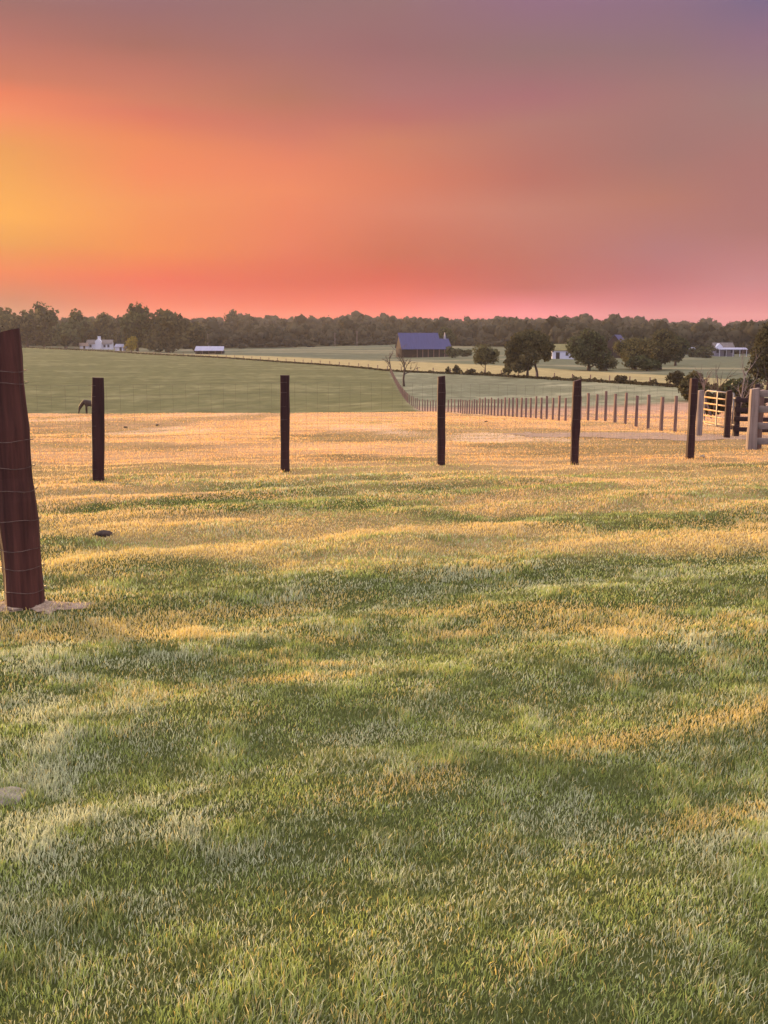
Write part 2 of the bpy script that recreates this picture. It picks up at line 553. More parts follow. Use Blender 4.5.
M = dict(
    ground=ground_mat(),
    blade=blade_mat('grass blade'),
    tarred=noisy('tarred post wood', (0.016, 0.0055, 0.005), (0.034, 0.012, 0.011), 14, 0.8, (1, 1, 0.12), 0.004),
    corner=noisy('reddish treated timber', (0.026, 0.0085, 0.0065), (0.074, 0.025, 0.018), 30, 0.9, (1, 1, 0.06), 0.012, detail=8),
    oldpost=noisy('weathered brown post wood', (0.085, 0.050, 0.042), (0.17, 0.108, 0.09), 12, 0.85, (1, 1, 0.15), 0.004),
    greywood=noisy('grey weathered timber', (0.10, 0.082, 0.073), (0.21, 0.172, 0.152), 10, 0.85, (0.3, 1, 1), 0.003),
    greypost=noisy('grey weathered post', (0.12, 0.09, 0.078), (0.22, 0.172, 0.148), 14, 0.85, (1, 1, 0.1), 0.004),
    darkboard=noisy('dark stained board', (0.016, 0.008, 0.008), (0.035, 0.018, 0.017), 10, 0.8, (0.3, 1, 1), 0.003),
    wire=noisy('rusty galvanised wire', (0.05, 0.030, 0.024), (0.12, 0.078, 0.062), 30, 0.6, metallic=0.3),
    gatetube=noisy('grey gate tube', (0.12, 0.10, 0.09), (0.2, 0.17, 0.15), 6, 0.45, metallic=0.3),
    gatebar_sun=noisy('sun tinted gate tube', (0.30, 0.17, 0.08), (0.42, 0.26, 0.13), 6, 0.45),  # tan puts the low sun's orange glow into the bar colour
    sand=noisy('pale dusty soil', (0.14, 0.095, 0.065), (0.27, 0.2, 0.15), 40, 1.0, bump=0.01),
    gravel=noisy('worn gravel', (0.12, 0.074, 0.050), (0.24, 0.160, 0.112), 7, 1.0, bump=0.02, detail=8),
    clod=noisy('dark peaty soil', (0.012, 0.008, 0.007), (0.05, 0.032, 0.025), 22, 1.0, bump=0.015),
    stone=noisy('pale grey stone', (0.11, 0.095, 0.07), (0.2, 0.17, 0.13), 18, 0.9, bump=0.006),
    bark=noisy('dark bark', (0.035, 0.022, 0.018), (0.075, 0.052, 0.043), 5, 0.95, (1, 1, 0.3), 0.03),
    deadwood=noisy('bare grey bark', (0.085, 0.06, 0.055), (0.17, 0.13, 0.12), 5, 0.95, (1, 1, 0.3), 0.02),
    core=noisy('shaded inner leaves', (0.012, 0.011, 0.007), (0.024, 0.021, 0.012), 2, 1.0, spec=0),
    leaf_dark=leaf_mat('dark green leaves', (0.020, 0.024, 0.011), (0.066, 0.070, 0.032)),
    leaf_brown=leaf_mat('brownish green leaves', (0.028, 0.026, 0.012), (0.085, 0.074, 0.034)),
    leaf_olive=leaf_mat('olive leaves', (0.04, 0.038, 0.016), (0.10, 0.09, 0.038)),
    leaf_yellow=leaf_mat('yellow green leaves', (0.09, 0.075, 0.012), (0.2, 0.15, 0.025)),
    leaf_far=leaf_mat('far woodland leaves', (0.013, 0.0125, 0.008), (0.048, 0.043, 0.028)),
    weed=leaf_mat('weeds along the fence', (0.022, 0.017, 0.009), (0.06, 0.048, 0.023)),
    white=noisy('white painted boards', (0.34, 0.35, 0.42), (0.44, 0.45, 0.52), 3, 0.7, (0.3, 0.3, 6)),
    greyhouse=noisy('blue grey house boards', (0.11, 0.11, 0.15), (0.16, 0.16, 0.2), 3, 0.8, (0.3, 0.3, 6)),
    tinroof=noisy('blue grey tin roof', (0.021, 0.022, 0.070), (0.032, 0.033, 0.098), 0.8, 0.75, (5, 0.3, 0.3), spec=0.15),
    paleroof=noisy('pale tin roof', (0.15, 0.15, 0.21), (0.22, 0.22, 0.28), 0.8, 0.7, (5, 0.3, 0.3), spec=0.2),
    mossroof=noisy('mossy roof shingles', (0.09, 0.08, 0.03), (0.15, 0.13, 0.05), 2, 0.9),
    darkroof=noisy('dark roof shingles', (0.06, 0.05, 0.05), (0.11, 0.09, 0.09), 2, 0.9),
    brownroof=noisy('brown roof shingles', (0.12, 0.085, 0.07), (0.18, 0.13, 0.11), 2, 0.9),
    barnwood=noisy('dark red barn boards', (0.016, 0.008, 0.008), (0.032, 0.016, 0.016), 3, 0.9, (6, 6, 0.3)),
    barndark=noisy('dark barn interior boards', (0.012, 0.008, 0.010), (0.025, 0.018, 0.02), 3, 0.95),
    glass=noisy('dark window glass', (0.02, 0.02, 0.03), (0.05, 0.05, 0.07), 2, 0.1, spec=0.5),
    horse=noisy('dark bay coat', (0.014, 0.008, 0.006), (0.03, 0.017, 0.012), 3, 0.7),
    mane=noisy('black mane hair', (0.012, 0.01, 0.009), (0.03, 0.024, 0.02), 20, 0.8),
)

# ------------------------------------------------------------------ the ground: one sheet to the horizon
th_in = np.arange(-27, 27.01, 0.11)
th_out = np.concatenate([np.arange(-180, -27, 2.25), th_in, np.arange(29, 180, 2.25)])
rr = np.exp(np.arange(math.log(0.35), math.log(2600), 0.0145))
TT, RR = np.meshgrid(np.radians(th_out), rr, indexing='ij')
GX, GY = RR * np.sin(TT), RR * np.cos(TT)
GZ = zat(GX, GY)


def tint_ground(x, y):
    """what grows or lies there: dry grass, green grass, mown hay, woodland floor"""
    p = px_of(x, y)
    yy = np.where(y < 0.5, 0.5, y)
    c = np.empty(x.shape + (3,))
    c[:] = (0.048, 0.054, 0.017)
    n_big = fbm(x / 7, y / 4, 51, 4)
    n_mid = fbm(x / 1.6, y / 0.9, 61, 4)

    def put(col, w):
        w = np.clip(w, 0, 1)[..., None]
        c[:] = c * (1 - w) + np.array(col) * w
    dry = sstep(0.44, 0.6, 0.6 * n_big + 0.4 * n_mid + 0.22 * (sstep(3.5, 9, yy) - 0.75))
    put((0.20, 0.14, 0.06), dry)
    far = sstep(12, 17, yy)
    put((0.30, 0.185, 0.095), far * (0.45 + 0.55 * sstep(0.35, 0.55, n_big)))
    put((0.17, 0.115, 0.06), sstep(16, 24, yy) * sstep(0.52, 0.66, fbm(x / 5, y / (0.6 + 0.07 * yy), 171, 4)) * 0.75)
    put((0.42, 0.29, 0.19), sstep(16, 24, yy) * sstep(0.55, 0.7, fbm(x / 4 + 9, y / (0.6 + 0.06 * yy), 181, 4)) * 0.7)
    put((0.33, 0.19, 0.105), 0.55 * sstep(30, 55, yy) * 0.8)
    f1 = sstep(102, 108, yy + 6 * (n_big - 0.5))
    fx = 10.4 - (yy - 33) * 0.04
    sideR = sstep(-1, 1, x - np.interp(yy, [33, 62, 95, 115, 258], [10.4, 8.8, 7.0, 4.0, 1.5]))
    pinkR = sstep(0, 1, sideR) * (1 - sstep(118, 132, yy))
    strk = 0.6 * fbm(x / 22, y / 7, 71, 4) + 0.4 * fbm(x / 2.2, y / 3.0, 72, 4)
    put((0.084, 0.081, 0.040), f1)
    put((0.125, 0.115, 0.06), f1 * sstep(0.5, 0.68, strk) * 0.8)
    put((0.10, 0.10, 0.065), f1 * sideR)
    put((0.17, 0.165, 0.11), f1 * sideR * sstep(0.48, 0.62, strk) * 0.8)
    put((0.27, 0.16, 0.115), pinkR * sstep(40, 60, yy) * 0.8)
    ln, stp = np.interp(p, LINE_PX, LINE_Y), np.interp(p, STRIP_PX, STRIP_Y)
    wd = np.interp(p, WOOD_PX, WOOD_Y)
    put((0.21, 0.17, 0.085), sstep(0, 3, yy - ln))
    put((0.08, 0.082, 0.053), sstep(0, 4, yy - stp))
    put((0.14, 0.125, 0.08), sstep(0, 4, yy - stp) * sstep(0.5, 0.65, fbm(x / 40, y / 14, 81, 3)))
    put((0.04, 0.038, 0.022), sstep(-10, 10, yy - wd))
    return c


gcol = tint_ground(GX, GY)
nt_, nr_ = GX.shape
gv = np.stack([GX, GY, GZ], -1).reshape(-1, 3)
idx = np.arange(nt_ * nr_).reshape(nt_, nr_)
i0 = idx[:, :-1]
i1 = idx[:, 1:]
nx0, nx1 = np.roll(i0, -1, 0), np.roll(i1, -1, 0)
quads = np.stack([i0, i1, nx1, nx0], -1).reshape(-1, 4)
hub = len(gv)
gv = np.vstack([gv, [[0, 0, Z(0.0, 0.01)]]])
gc = np.vstack([gcol.reshape(-1, 3), [[0.1, 0.1, 0.05]]])
tris = np.stack([np.full(nt_, hub), idx[:, 0], np.roll(idx[:, 0], -1)], -1)
o = link('ground', np_mesh('ground', gv, [quads[:, ::-1], tris[:, ::-1]], M['ground'], gc, True))
setp(o, kind='structure', label='rolling pasture ground from the near lawn to the far ridge')

# evening haze in the air
mb = MB()
mb.box((0, 0, 26), (5400, 5400, 84))
hm = bpy.data.materials.new('evening haze')
hm.use_nodes = True
ht = hm.node_tree
ht.nodes.clear()
pv = ht.nodes.new('ShaderNodeVolumePrincipled')
pv.inputs['Color'].default_value = (0.92, 0.86, 0.86, 1)
pv.inputs['Density'].default_value = HAZE
pv.inputs['Anisotropy'].default_value = 0.2
ho = ht.nodes.new('ShaderNodeOutputMaterial')
ht.links.new(pv.outputs[0], ho.inputs['Volume'])
hz = mb.build('haze', hm)
setp(hz, kind='stuff', label='thin warm evening haze over the fields')

# gravel track by the gate
gx0, gy0, st = 3.5, 24.0, 0.2
nxg, nyg = 75, 62
X, Yg = np.meshgrid(gx0 + np.arange(nxg) * st, gy0 + np.arange(nyg) * st, indexing='ij')
mid = 28.6 + 0.25 * (X - 7.5)* -1.0 * 0.3
half = np.interp(X, [3.5, 5.0, 7, 10, 14, 20], [0.1, 1.8, 3.9, 2.8, 2.2, 2.2])
inside = (np.abs(Yg - mid) + 4.5 * (fbm(X / 1.0, Yg / 1.0, 91, 4) - 0.45)) < half
vid = np.arange(nxg * nyg).reshape(nxg, nyg)
q = np.stack([vid[:-1, :-1], vid[1:, :-1], vid[1:, 1:], vid[:-1, 1:]], -1)[inside[:-1, :-1]]
gvv = np.stack([X, Yg, zat(X, Yg) + 0.010], -1).reshape(-1, 3)
used = np.unique(q)
remap = np.full(len(gvv), -1)
remap[used] = np.arange(len(used))
o = link('gravel_track', np_mesh('gravel_track', gvv[used], [remap[q]], M['gravel'], None, True))
setp(o, kind='structure', label='pinkish grey gravel track curving to the pasture gate')
TRACK = (gx0, gy0, st, inside)


def on_track(x, y):
    i = ((x - gx0) / st).astype(int)
    j = ((y - gy0) / st).astype(int)
    ok = (i >= 0) & (j >= 0) & (i < nxg) & (j < nyg)
    r = np.zeros(x.shape, bool)
    r[ok] = inside[i[ok], j[ok]]
    return r


# ------------------------------------------------------------------ grass
GREEN = np.array((0.26, 0.31, 0.068))
DEEP = np.array((0.155, 0.19, 0.043))
PALE = np.array((0.49, 0.51, 0.30))
STRAW = np.array((0.52, 0.45, 0.25))
GOLD = np.array((0.64, 0.46, 0.075))
RUST = np.array((0.42, 0.27, 0.09))


FRONT = [(-122, 10.95), (98, 12.0), (285, 13.05), (441, 14.15), (574, 14.9), (689, 15.8), (793, 16.6)]
FEET = [(xs(px, 470) * Y, Y) for px, Y in FRONT] + [(xs(751, 450) * 18.7, 18.7), (xs(699) * 29, 29.0)]


def grass_field(name, r0, r1, K, cap, half_deg, label):
    # radii so that the blades per square metre fall off as K / r^2, never above cap
    rs = np.linspace(r0, r1, 4000)
    dens = np.minimum(K / rs ** 2, cap) * rs * 2 * math.radians(half_deg)
    cum = np.concatenate([[0], np.cumsum((dens[1:] + dens[:-1]) / 2 * np.diff(rs))])
    n = int(cum[-1])
    r = np.interp(rng.random(n) * cum[-1], cum, rs)
    th = np.radians((rng.random(n) * 2 - 1) * half_deg)
    x, y = r * np.sin(th), r * np.cos(th)
    # tufts: pull blades a little towards clump centres
    tuft = fbm(x / 0.22, y / 0.22, 101, 2)
    keep = rng.random(n) < 0.5 + 0.9 * tuft
    keep &= ~(on_track(x, y) & (rng.random(n) < 0.55))
    keep &= ~((np.hypot(x + 2.10, (y - 5.95) * 1.2) < 0.20) & (rng.random(n) < 0.6))
    x, y, r = x[keep], y[keep], r[keep]
    n = len(x)
    big = fbm(x / 7, y / 4, 51, 4)
    midn = fbm(x / 1.6, y / 0.9, 61, 4)
    fine = fbm(x / 0.5, y / 0.3, 111, 3)
    patch = fbm(x / 0.9 + 5, (y - 0.42 * x) / 0.38, 121, 3)
    g = rng.random(n)
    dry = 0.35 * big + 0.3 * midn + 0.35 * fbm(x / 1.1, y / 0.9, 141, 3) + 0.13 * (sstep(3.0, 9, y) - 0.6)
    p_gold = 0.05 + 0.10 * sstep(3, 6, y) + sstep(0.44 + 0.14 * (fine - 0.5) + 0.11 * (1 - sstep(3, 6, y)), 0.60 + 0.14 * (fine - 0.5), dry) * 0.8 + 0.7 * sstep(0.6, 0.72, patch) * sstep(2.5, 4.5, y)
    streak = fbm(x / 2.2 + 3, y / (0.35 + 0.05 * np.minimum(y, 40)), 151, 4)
    p_gold = p_gold * (0.35 + 1.3 * sstep(0.38, 0.62, streak)) + sstep(11, 17, y) * 0.55  # gold share follows streak noise, standing in for raking sun
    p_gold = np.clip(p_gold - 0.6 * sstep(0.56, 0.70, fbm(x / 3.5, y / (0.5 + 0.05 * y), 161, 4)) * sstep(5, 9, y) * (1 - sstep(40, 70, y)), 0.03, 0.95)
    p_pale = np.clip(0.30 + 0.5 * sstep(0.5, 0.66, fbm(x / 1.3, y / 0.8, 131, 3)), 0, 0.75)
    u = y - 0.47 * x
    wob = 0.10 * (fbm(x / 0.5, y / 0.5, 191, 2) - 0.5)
    for u0, wd_, xa, am in ((3.46, 0.10, -0.1, 0.85), (2.72, 0.07, 0.75, 0.7), (4.15, 0.08, 0.4, 0.4), (2.2, 0.06, -0.3, 0.25)):  # dry mow rows, with low-sun streaks put into the blade colour
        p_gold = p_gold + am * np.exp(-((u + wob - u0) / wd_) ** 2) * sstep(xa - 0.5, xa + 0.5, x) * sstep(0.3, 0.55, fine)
    for gx_, gy_, rx_, ry_ in ((-0.46, 4.71, 0.30, 0.07), (-0.1, 5.4, 0.35, 0.10), (-1.64, 4.6, 0.5, 0.09), (-0.35, 5.0, 0.25, 0.06), (1.2, 6.1, 0.5, 0.10), (-1.9, 5.4, 0.5, 0.08)):  # small sunlit patches painted as golden blades
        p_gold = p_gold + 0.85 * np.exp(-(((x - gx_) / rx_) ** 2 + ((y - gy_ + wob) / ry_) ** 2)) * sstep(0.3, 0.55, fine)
    p_shade_green = 0 * x
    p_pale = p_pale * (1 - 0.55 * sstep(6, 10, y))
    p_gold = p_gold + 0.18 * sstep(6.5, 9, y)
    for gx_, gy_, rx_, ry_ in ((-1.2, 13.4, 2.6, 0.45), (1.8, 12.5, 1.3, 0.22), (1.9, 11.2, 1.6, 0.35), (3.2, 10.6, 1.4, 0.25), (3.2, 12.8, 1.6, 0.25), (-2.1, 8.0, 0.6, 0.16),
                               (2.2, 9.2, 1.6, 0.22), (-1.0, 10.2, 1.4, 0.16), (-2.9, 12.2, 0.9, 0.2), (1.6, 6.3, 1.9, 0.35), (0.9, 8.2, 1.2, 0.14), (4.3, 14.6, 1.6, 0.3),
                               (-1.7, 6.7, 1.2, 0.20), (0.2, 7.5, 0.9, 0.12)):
        p_shade_green = p_shade_green + np.exp(-(((x - gx_) / rx_) ** 2 + ((y - gy_ + 1.6 * wob) / ry_) ** 2)) * sstep(0.22, 0.5, streak)  # green streaks carry the lawn's shadow bands in their colour
    p_gold = np.clip(p_gold - 0.85 * p_shade_green, 0.03, 0.96)
    p_pale = np.clip(p_pale * (1 - 0.5 * np.clip(p_shade_green, 0, 1)) + 0.5 * np.exp(-(((x - 0.9) / 1.0) ** 2 + ((y - 7.0) / 0.35) ** 2)), 0, 0.85)
    col = np.empty((n, 3))
    k = rng.random(n)
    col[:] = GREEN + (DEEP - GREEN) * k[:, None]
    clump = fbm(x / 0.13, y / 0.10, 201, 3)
    col *= (0.66 + 0.70 * sstep(0.3, 0.7, clump))[:, None]  # clumps darkened in colour for the shade between tufts
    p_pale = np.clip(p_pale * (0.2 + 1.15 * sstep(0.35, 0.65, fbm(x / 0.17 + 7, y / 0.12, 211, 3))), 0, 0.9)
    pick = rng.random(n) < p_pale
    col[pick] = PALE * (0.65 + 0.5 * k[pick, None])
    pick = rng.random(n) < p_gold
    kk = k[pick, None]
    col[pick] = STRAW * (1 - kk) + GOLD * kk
    pk = rng.random(n) < 0.07 * p_gold
    col[pk] = RUST
    pk = col[:, 0] > 1.08 * col[:, 1]
    wf = sstep(7, 11, y)[:, None] * pk[:, None]
    col *= 1 - wf * np.array((-0.05, 0.08, -0.10))
    mott = sstep(0.50, 0.64, fbm(x / 5, y / (0.6 + 0.07 * y), 171, 4)) * sstep(15, 20, y)
    pk = rng.random(n) < 0.8 * mott
    kk = k[pk, None]
    col[pk] = np.array((0.24, 0.17, 0.07)) * kk + np.array((0.17, 0.17, 0.06)) * (1 - kk)
    pk = (rng.random(n) < 0.6) & (y > 15) & (~pk)
    col[pk] = col[pk] * np.array((1.08, 0.86, 0.66))
    col *= (0.8 + 0.4 * rng.random(n))[:, None]
    h = (0.014 + 0.014 * rng.random(n) ** 1.5 + 0.015 * sstep(0.5, 0.75, tuft[keep])) * (0.75 + 0.5 * midn)
    h *= 1 + 0.5 * sstep(15, 60, r)
    for p_ in FEET:
        h *= 1 + 1.3 * np.exp(-(((x - p_[0]) ** 2 + (y - p_[1]) ** 2) / 0.16 ** 2)) * fine * 1.6
    w = np.maximum(0.0018 + 0.0012 * rng.random(n), 0.00060 * r)
    h = np.maximum(h, 0.0006 * r)
    w = np.minimum(w, 0.035)
    rot = rng.random(n) * 2 * np.pi
    lean = 0.15 + 0.75 * rng.random(n) ** 1.5
    ld = rot + (rng.random(n) - 0.5) * 1.6 + np.pi / 2
    bx, by = np.cos(rot), np.sin(rot)
    lx, ly = np.cos(ld) * lean + 0.10, np.sin(ld) * lean - 0.05
    z = zat(x, y) - 0.004
    near = r < 13
    vs, cs, quad, tri = [], [], [], []

    def P(sel, side, up, fwd):
        return np.stack([x[sel] + bx[sel] * w[sel] * side + lx[sel] * h[sel] * fwd,
                         y[sel] + by[sel] * w[sel] * side + ly[sel] * h[sel] * fwd, z[sel] + h[sel] * up], -1)
    ni = np.nonzero(near)[0]
    if len(ni):
        a = np.stack([P(ni, -0.5, 0, 0), P(ni, 0.5, 0, 0), P(ni, 0.45, 0.6, 0.35), P(ni, -0.45, 0.6, 0.35), P(ni, 0, 1.0, 1.0)], 1)
        base = np.arange(len(ni))[:, None] * 5
        quad.append(base + np.array([0, 1, 2, 3]))
        tri.append(base + np.array([3, 2, 4]))
        vs.append(a.reshape(-1, 3))
        shade_none = np.repeat(col[ni], 5, 0)
        cs.append(shade_none)
    fi = np.nonzero(~near)[0]
    off = len(ni) * 5
    if len(fi):
        a = np.stack([P(fi, -0.6, 0, 0), P(fi, 0.6, 0, 0), P(fi, 0, 1.0, 0.7)], 1)
        tri.append(off + np.arange(len(fi))[:, None] * 3 + np.array([0, 1, 2]))
        vs.append(a.reshape(-1, 3))
        cs.append(np.repeat(col[fi], 3, 0))
    faces = quad + ([np.concatenate(tri)] if tri else [])
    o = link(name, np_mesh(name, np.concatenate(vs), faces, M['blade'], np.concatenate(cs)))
    setp(o, kind='stuff', label=label)
    return n


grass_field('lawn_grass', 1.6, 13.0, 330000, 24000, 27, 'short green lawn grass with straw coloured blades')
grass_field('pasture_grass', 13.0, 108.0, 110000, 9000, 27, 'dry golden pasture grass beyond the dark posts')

# ------------------------------------------------------------------ trees
ICO_V, ICO_F = None, None


def ico():
    global ICO_V, ICO_F
    if ICO_V is None:
        import bmesh
        b = bmesh.new()
        bmesh.ops.create_icosphere(b, subdivisions=2, radius=1)
        ICO_V = np.array([v.co[:] for v in b.verts])
        ICO_F = np.array([[v.index for v in f.verts] for f in b.faces])
        b.free()
    return ICO_V, ICO_F


def lobes_for(g, width, height, base, k=12, flat=1.0):
    """crown lobes: (centre, radii) within an uneven egg from `base` to `height`"""
    rx = width / 2
    rz = (height - base) / 2
    cz = base + rz
    out_ = []
    for i in range(k):
        d = g.normal(size=3)
        d /= np.linalg.norm(d)
        f = g.uniform(0.35, 0.72)
        s = g.uniform(0.30, 0.52)
        c = np.array([d[0] * rx * f, d[1] * rx * f, cz + d[2] * rz * f])
        out_.append((c, np.array([rx * s, rx * s, rz * s * flat * 1.05])))
    out_.append((np.array([0, 0, cz - 0.05 * rz]), np.array([rx * 0.62, rx * 0.62, rz * 0.66])))
    return out_


def leaf_cloud(g, lobes, n, size):
    vol = np.array([l[1].prod() ** 0.67 for l in lobes])
    pick = g.choice(len(lobes), n, p=vol / vol.sum())
    c = np.array([l[0] for l in lobes])[pick]
    rad = np.array([l[1] for l in lobes])[pick]
    d = g.normal(size=(n, 3))
    d /= np.linalg.norm(d, axis=1, keepdims=True)
    rr_ = g.uniform(0.62, 1.0, n) ** 0.6 * g.uniform(0.9, 1.12, n)
    p = c + d * rad * rr_[:, None]
    nrm = d + 0.8 * g.normal(size=(n, 3))
    nrm /= np.linalg.norm(nrm, axis=1, keepdims=True)
    a = np.cross(nrm, g.normal(size=(n, 3)))
    a /= np.linalg.norm(a, axis=1, keepdims=True)
    b = np.cross(nrm, a)
    s = size * g.uniform(0.6, 1.4, n)[:, None]
    v = np.stack([p + a * s, p + b * s * 0.7, p - a * s, p - b * s * 0.7], 1).reshape(-1, 3)
    f = np.arange(4 * n).reshape(-1, 4)
    return v, f


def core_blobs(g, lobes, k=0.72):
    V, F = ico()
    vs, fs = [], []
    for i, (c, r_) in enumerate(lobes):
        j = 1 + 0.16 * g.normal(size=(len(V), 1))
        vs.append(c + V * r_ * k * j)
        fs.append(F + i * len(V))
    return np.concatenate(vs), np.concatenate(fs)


def trunk_mb(g, height, base, width, rad, limbs=5, lean=0.0, top=0.62, spread=0.7):
    mb = MB()
    tx = lean * height
    zt_ = base + (height - base) * top
    pts = []
    for i in range(6):
        t = i / 5
        pts.append((tx * t * t + 0.12 * rad * g.normal(), 0.12 * rad * g.normal(), -0.3 + (zt_ + 0.3) * t))
    mb.tube(pts, [rad * (1.35 if i == 0 else 1 - 0.14 * i) for i in range(6)], 7)
    for i in range(limbs):
        z0 = base * 0.75 + (zt_ - base * 0.75) * (i + 0.3) / limbs
        t = z0 / zt_
        a = g.uniform(0, 2 * math.pi)
        ln_ = width * 0.5 * g.uniform(spread * 0.7, spread * 1.1)
        s = Vector((tx * t * t, 0, z0))
        e = s + Vector((math.cos(a) * ln_, math.sin(a) * ln_, (height - z0) * g.uniform(0.25, 0.55)))
        m_ = (s + e) / 2 + Vector((0, 0, -0.06 * ln_))
        mb.tube([s, m_, e], [rad * 0.45, rad * 0.3, rad * 0.1], 5)
    return mb


def tree(name, px, Y, width, height, base, leafmat, label, cat='tree', group=None, seed=1, n=900, size=None, py=390.0, lobes=None,
         k=12, trunk_r=None, limbs=5, lean=0.0, core=True, corek=0.62):
    g = np.random.default_rng(seed)
    p = at(px, Y, py)
    root = empty(name, p, 0, label, cat, group)
    lb = lobes or lobes_for(g, width, height, base, k)
    v, f = leaf_cloud(g, lb, n, size or width * 0.045)
    me = np_mesh('crown', v, [f], M[leafmat])
    cr = link('crown', me, root)
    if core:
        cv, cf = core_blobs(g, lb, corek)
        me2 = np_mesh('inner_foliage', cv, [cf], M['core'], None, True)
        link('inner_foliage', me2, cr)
    trunk_mb(g, height, base, width, trunk_r or max(0.12, width * 0.035), limbs, lean).build('trunk', M['bark'], root, True)
    return root


def shrub(px, Y, width, height, leafmat, label, seed, group=None, n=500, py=390.0, name='shrub'):
    g = np.random.default_rng(seed)
    p = at(px, Y, py)
    root = empty(name, p, 0, label, 'shrub', group)
    lb = lobes_for(g, width, height, -0.1 * height, 9)
    v, f = leaf_cloud(g, lb, n, width * 0.05)
    cr = link('foliage', np_mesh('foliage', v, [f], M[leafmat]), root)
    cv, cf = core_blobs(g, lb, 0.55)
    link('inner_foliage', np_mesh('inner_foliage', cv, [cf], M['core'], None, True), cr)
    mb = MB()
    for i in range(4):
        a = g.uniform(0, 6.28)
        mb.tube([(0.1 * math.cos(a), 0.1 * math.sin(a), -0.2), (width * 0.25 * math.cos(a), width * 0.25 * math.sin(a), height * 0.75)],
                [width * 0.02, width * 0.008], 5)
    mb.build('stem', M['bark'], root)
    return root


def bare_tree(px, Y, height, label, seed, lean=0.0, spread=0.35, group=None, mat='deadwood', rad=None, levels=3, py=390.0):
    g = np.random.default_rng(seed)
    p = at(px, Y, py)
    root = empty('bare_tree', p, 0, label, 'tree', group)
    mb, tw = MB(), MB()
    rad = rad or height * 0.022

    def grow(s, d, ln_, r_, lev):
        pts, rad_ = [s], [r_]
        q_, dd = s, d
        for i in range(4):
            dd = (dd + Vector(g.normal(size=3)) * 0.13).normalized()
            q_ = q_ + dd * ln_ / 4
            pts.append(q_)
            rad_.append(r_ * (1 - 0.2 * (i + 1)))
        (mb if lev == 0 else tw).tube(pts, rad_, 6 if lev < 2 else 4)
        if lev < levels:
            for i in range(5 if lev == 0 else 4):
                t = g.uniform(0.3, 1.0)
                k_ = min(3, int(t * 4))
                b_ = pts[k_].lerp(pts[k_ + 1], t * 4 - k_)
                nd = (dd + Vector((g.normal(), g.normal(), 0.25 * g.normal() + 0.25)) * spread * 2).normalized()
                grow(b_, nd, ln_ * g.uniform(0.4, 0.62), r_ * 0.45, lev + 1)
    grow(Vector((0, 0, -0.2)), Vector((lean, 0, 1)).normalized(), height * 0.72, rad, 0)
    mb.build('trunk', M[mat], root, True)
    tw.build('crown', M[mat], root)
    return root


# far woods on the ridge: too many trees to tell apart
g = np.random.default_rng(99)
vs, fs, cvs, cfs = [], [], [], []
nv = ncv = 0
V0, F0 = ico()
for i in range(2300):
    px = g.uniform(-220, 990)
    wy = np.interp(px, WOOD_PX, WOOD_Y)
    u = g.random()
    Y = wy + 8 + (780 * u ** 1.5 if i > 420 else g.uniform(0, 40))
    h = g.uniform(8.5, 13) * (1.0 if Y < 900 else 1.15)
    if g.random() < 0.06:
        h *= 1.35
    w_ = h * g.uniform(0.85, 1.35)
    if i < 170:
        h, w_, Y = g.uniform(3, 6), g.uniform(6, 10), wy + g.uniform(-2, 12)
    x = xs(px) * Y
    z0 = Z(x, Y)
    lb = lobes_for(g, w_, h, -h * 0.05, 8)
    nl = 230 if Y < 800 else 130
    v, f = leaf_cloud(g, lb, nl, w_ * 0.05)
    off = np.array([x, Y, z0])
    vs.append(v + off)
    fs.append(f + nv)
    nv += len(v)
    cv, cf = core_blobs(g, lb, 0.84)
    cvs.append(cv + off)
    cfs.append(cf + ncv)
    ncv += len(cv)
allv = np.concatenate(vs + cvs)
me = np_mesh('woods', allv, [np.concatenate(fs), np.concatenate(cfs) + nv], M['leaf_far'])
o = setp(link('woods', me), kind='stuff', label='hazy brown green woods covering the far ridge', cat='woods')

# trees one can tell apart, left belt behind the big field
BELT = 'trees of the belt behind the big field'
tree('broad_tree', 139, 500, 20, 24, 0.5, 'leaf_dark', 'tall dark tree with ragged top rising above the skyline behind the white farmhouse', group=BELT, seed=11, n=1500)
tree('broad_tree', 170, 490, 25, 19, 0, 'leaf_brown', 'wide rounded brown green tree between the yellow bush and the open shed', group=BELT, seed=12, n=1600)
tree('broad_tree', 68, 535, 22, 16, 0, 'leaf_dark', 'dome shaped dark tree just beside the white farmhouse', group=BELT, seed=13, n=1200)
tree('broad_tree', 47, 560, 18, 24, 1, 'leaf_dark', 'tall tree with knobbly open top above the dome shaped tree', group=BELT, seed=14, n=1000)
tree('broad_tree', 30, 550, 24, 21, 0, 'leaf_brown', 'brownish rounded tree standing against the near leaning post', group=BELT, seed=15, n=1200)
tree('broad_tree', 4, 550, 28, 21, 0, 'leaf_brown', 'brown green tree cut by the frame behind the leaning post top', group=BELT, seed=16, n=1200)
tree('broad_tree', 85, 575, 20, 22, 0, 'leaf_dark', 'dark tree directly above the white farmhouse roof', group=BELT, seed=17, n=1000)
tree('broad_tree', 108, 580, 20, 20, 0, 'leaf_brown', 'paler brown tree in the gap behind the farmhouse and white outbuilding', group=BELT, seed=18, n=1000)
tree('broad_tree', 197, 510, 20, 16, 0, 'leaf_brown', 'brown green tree directly behind the open shed roof', group=BELT, seed=19, n=1000)
tree('broad_tree', 236, 820, 18, 19, 1, 'leaf_dark', 'twin topped tree poking out of the ridge line woods above the shed', seed=20, n=900)
tree('small_tree', 131.5, 460, 8.0, 8.2, 0.2, 'leaf_yellow', 'small yellow topped tree beside the white outbuilding', seed=21, n=900, core=False, py=350)

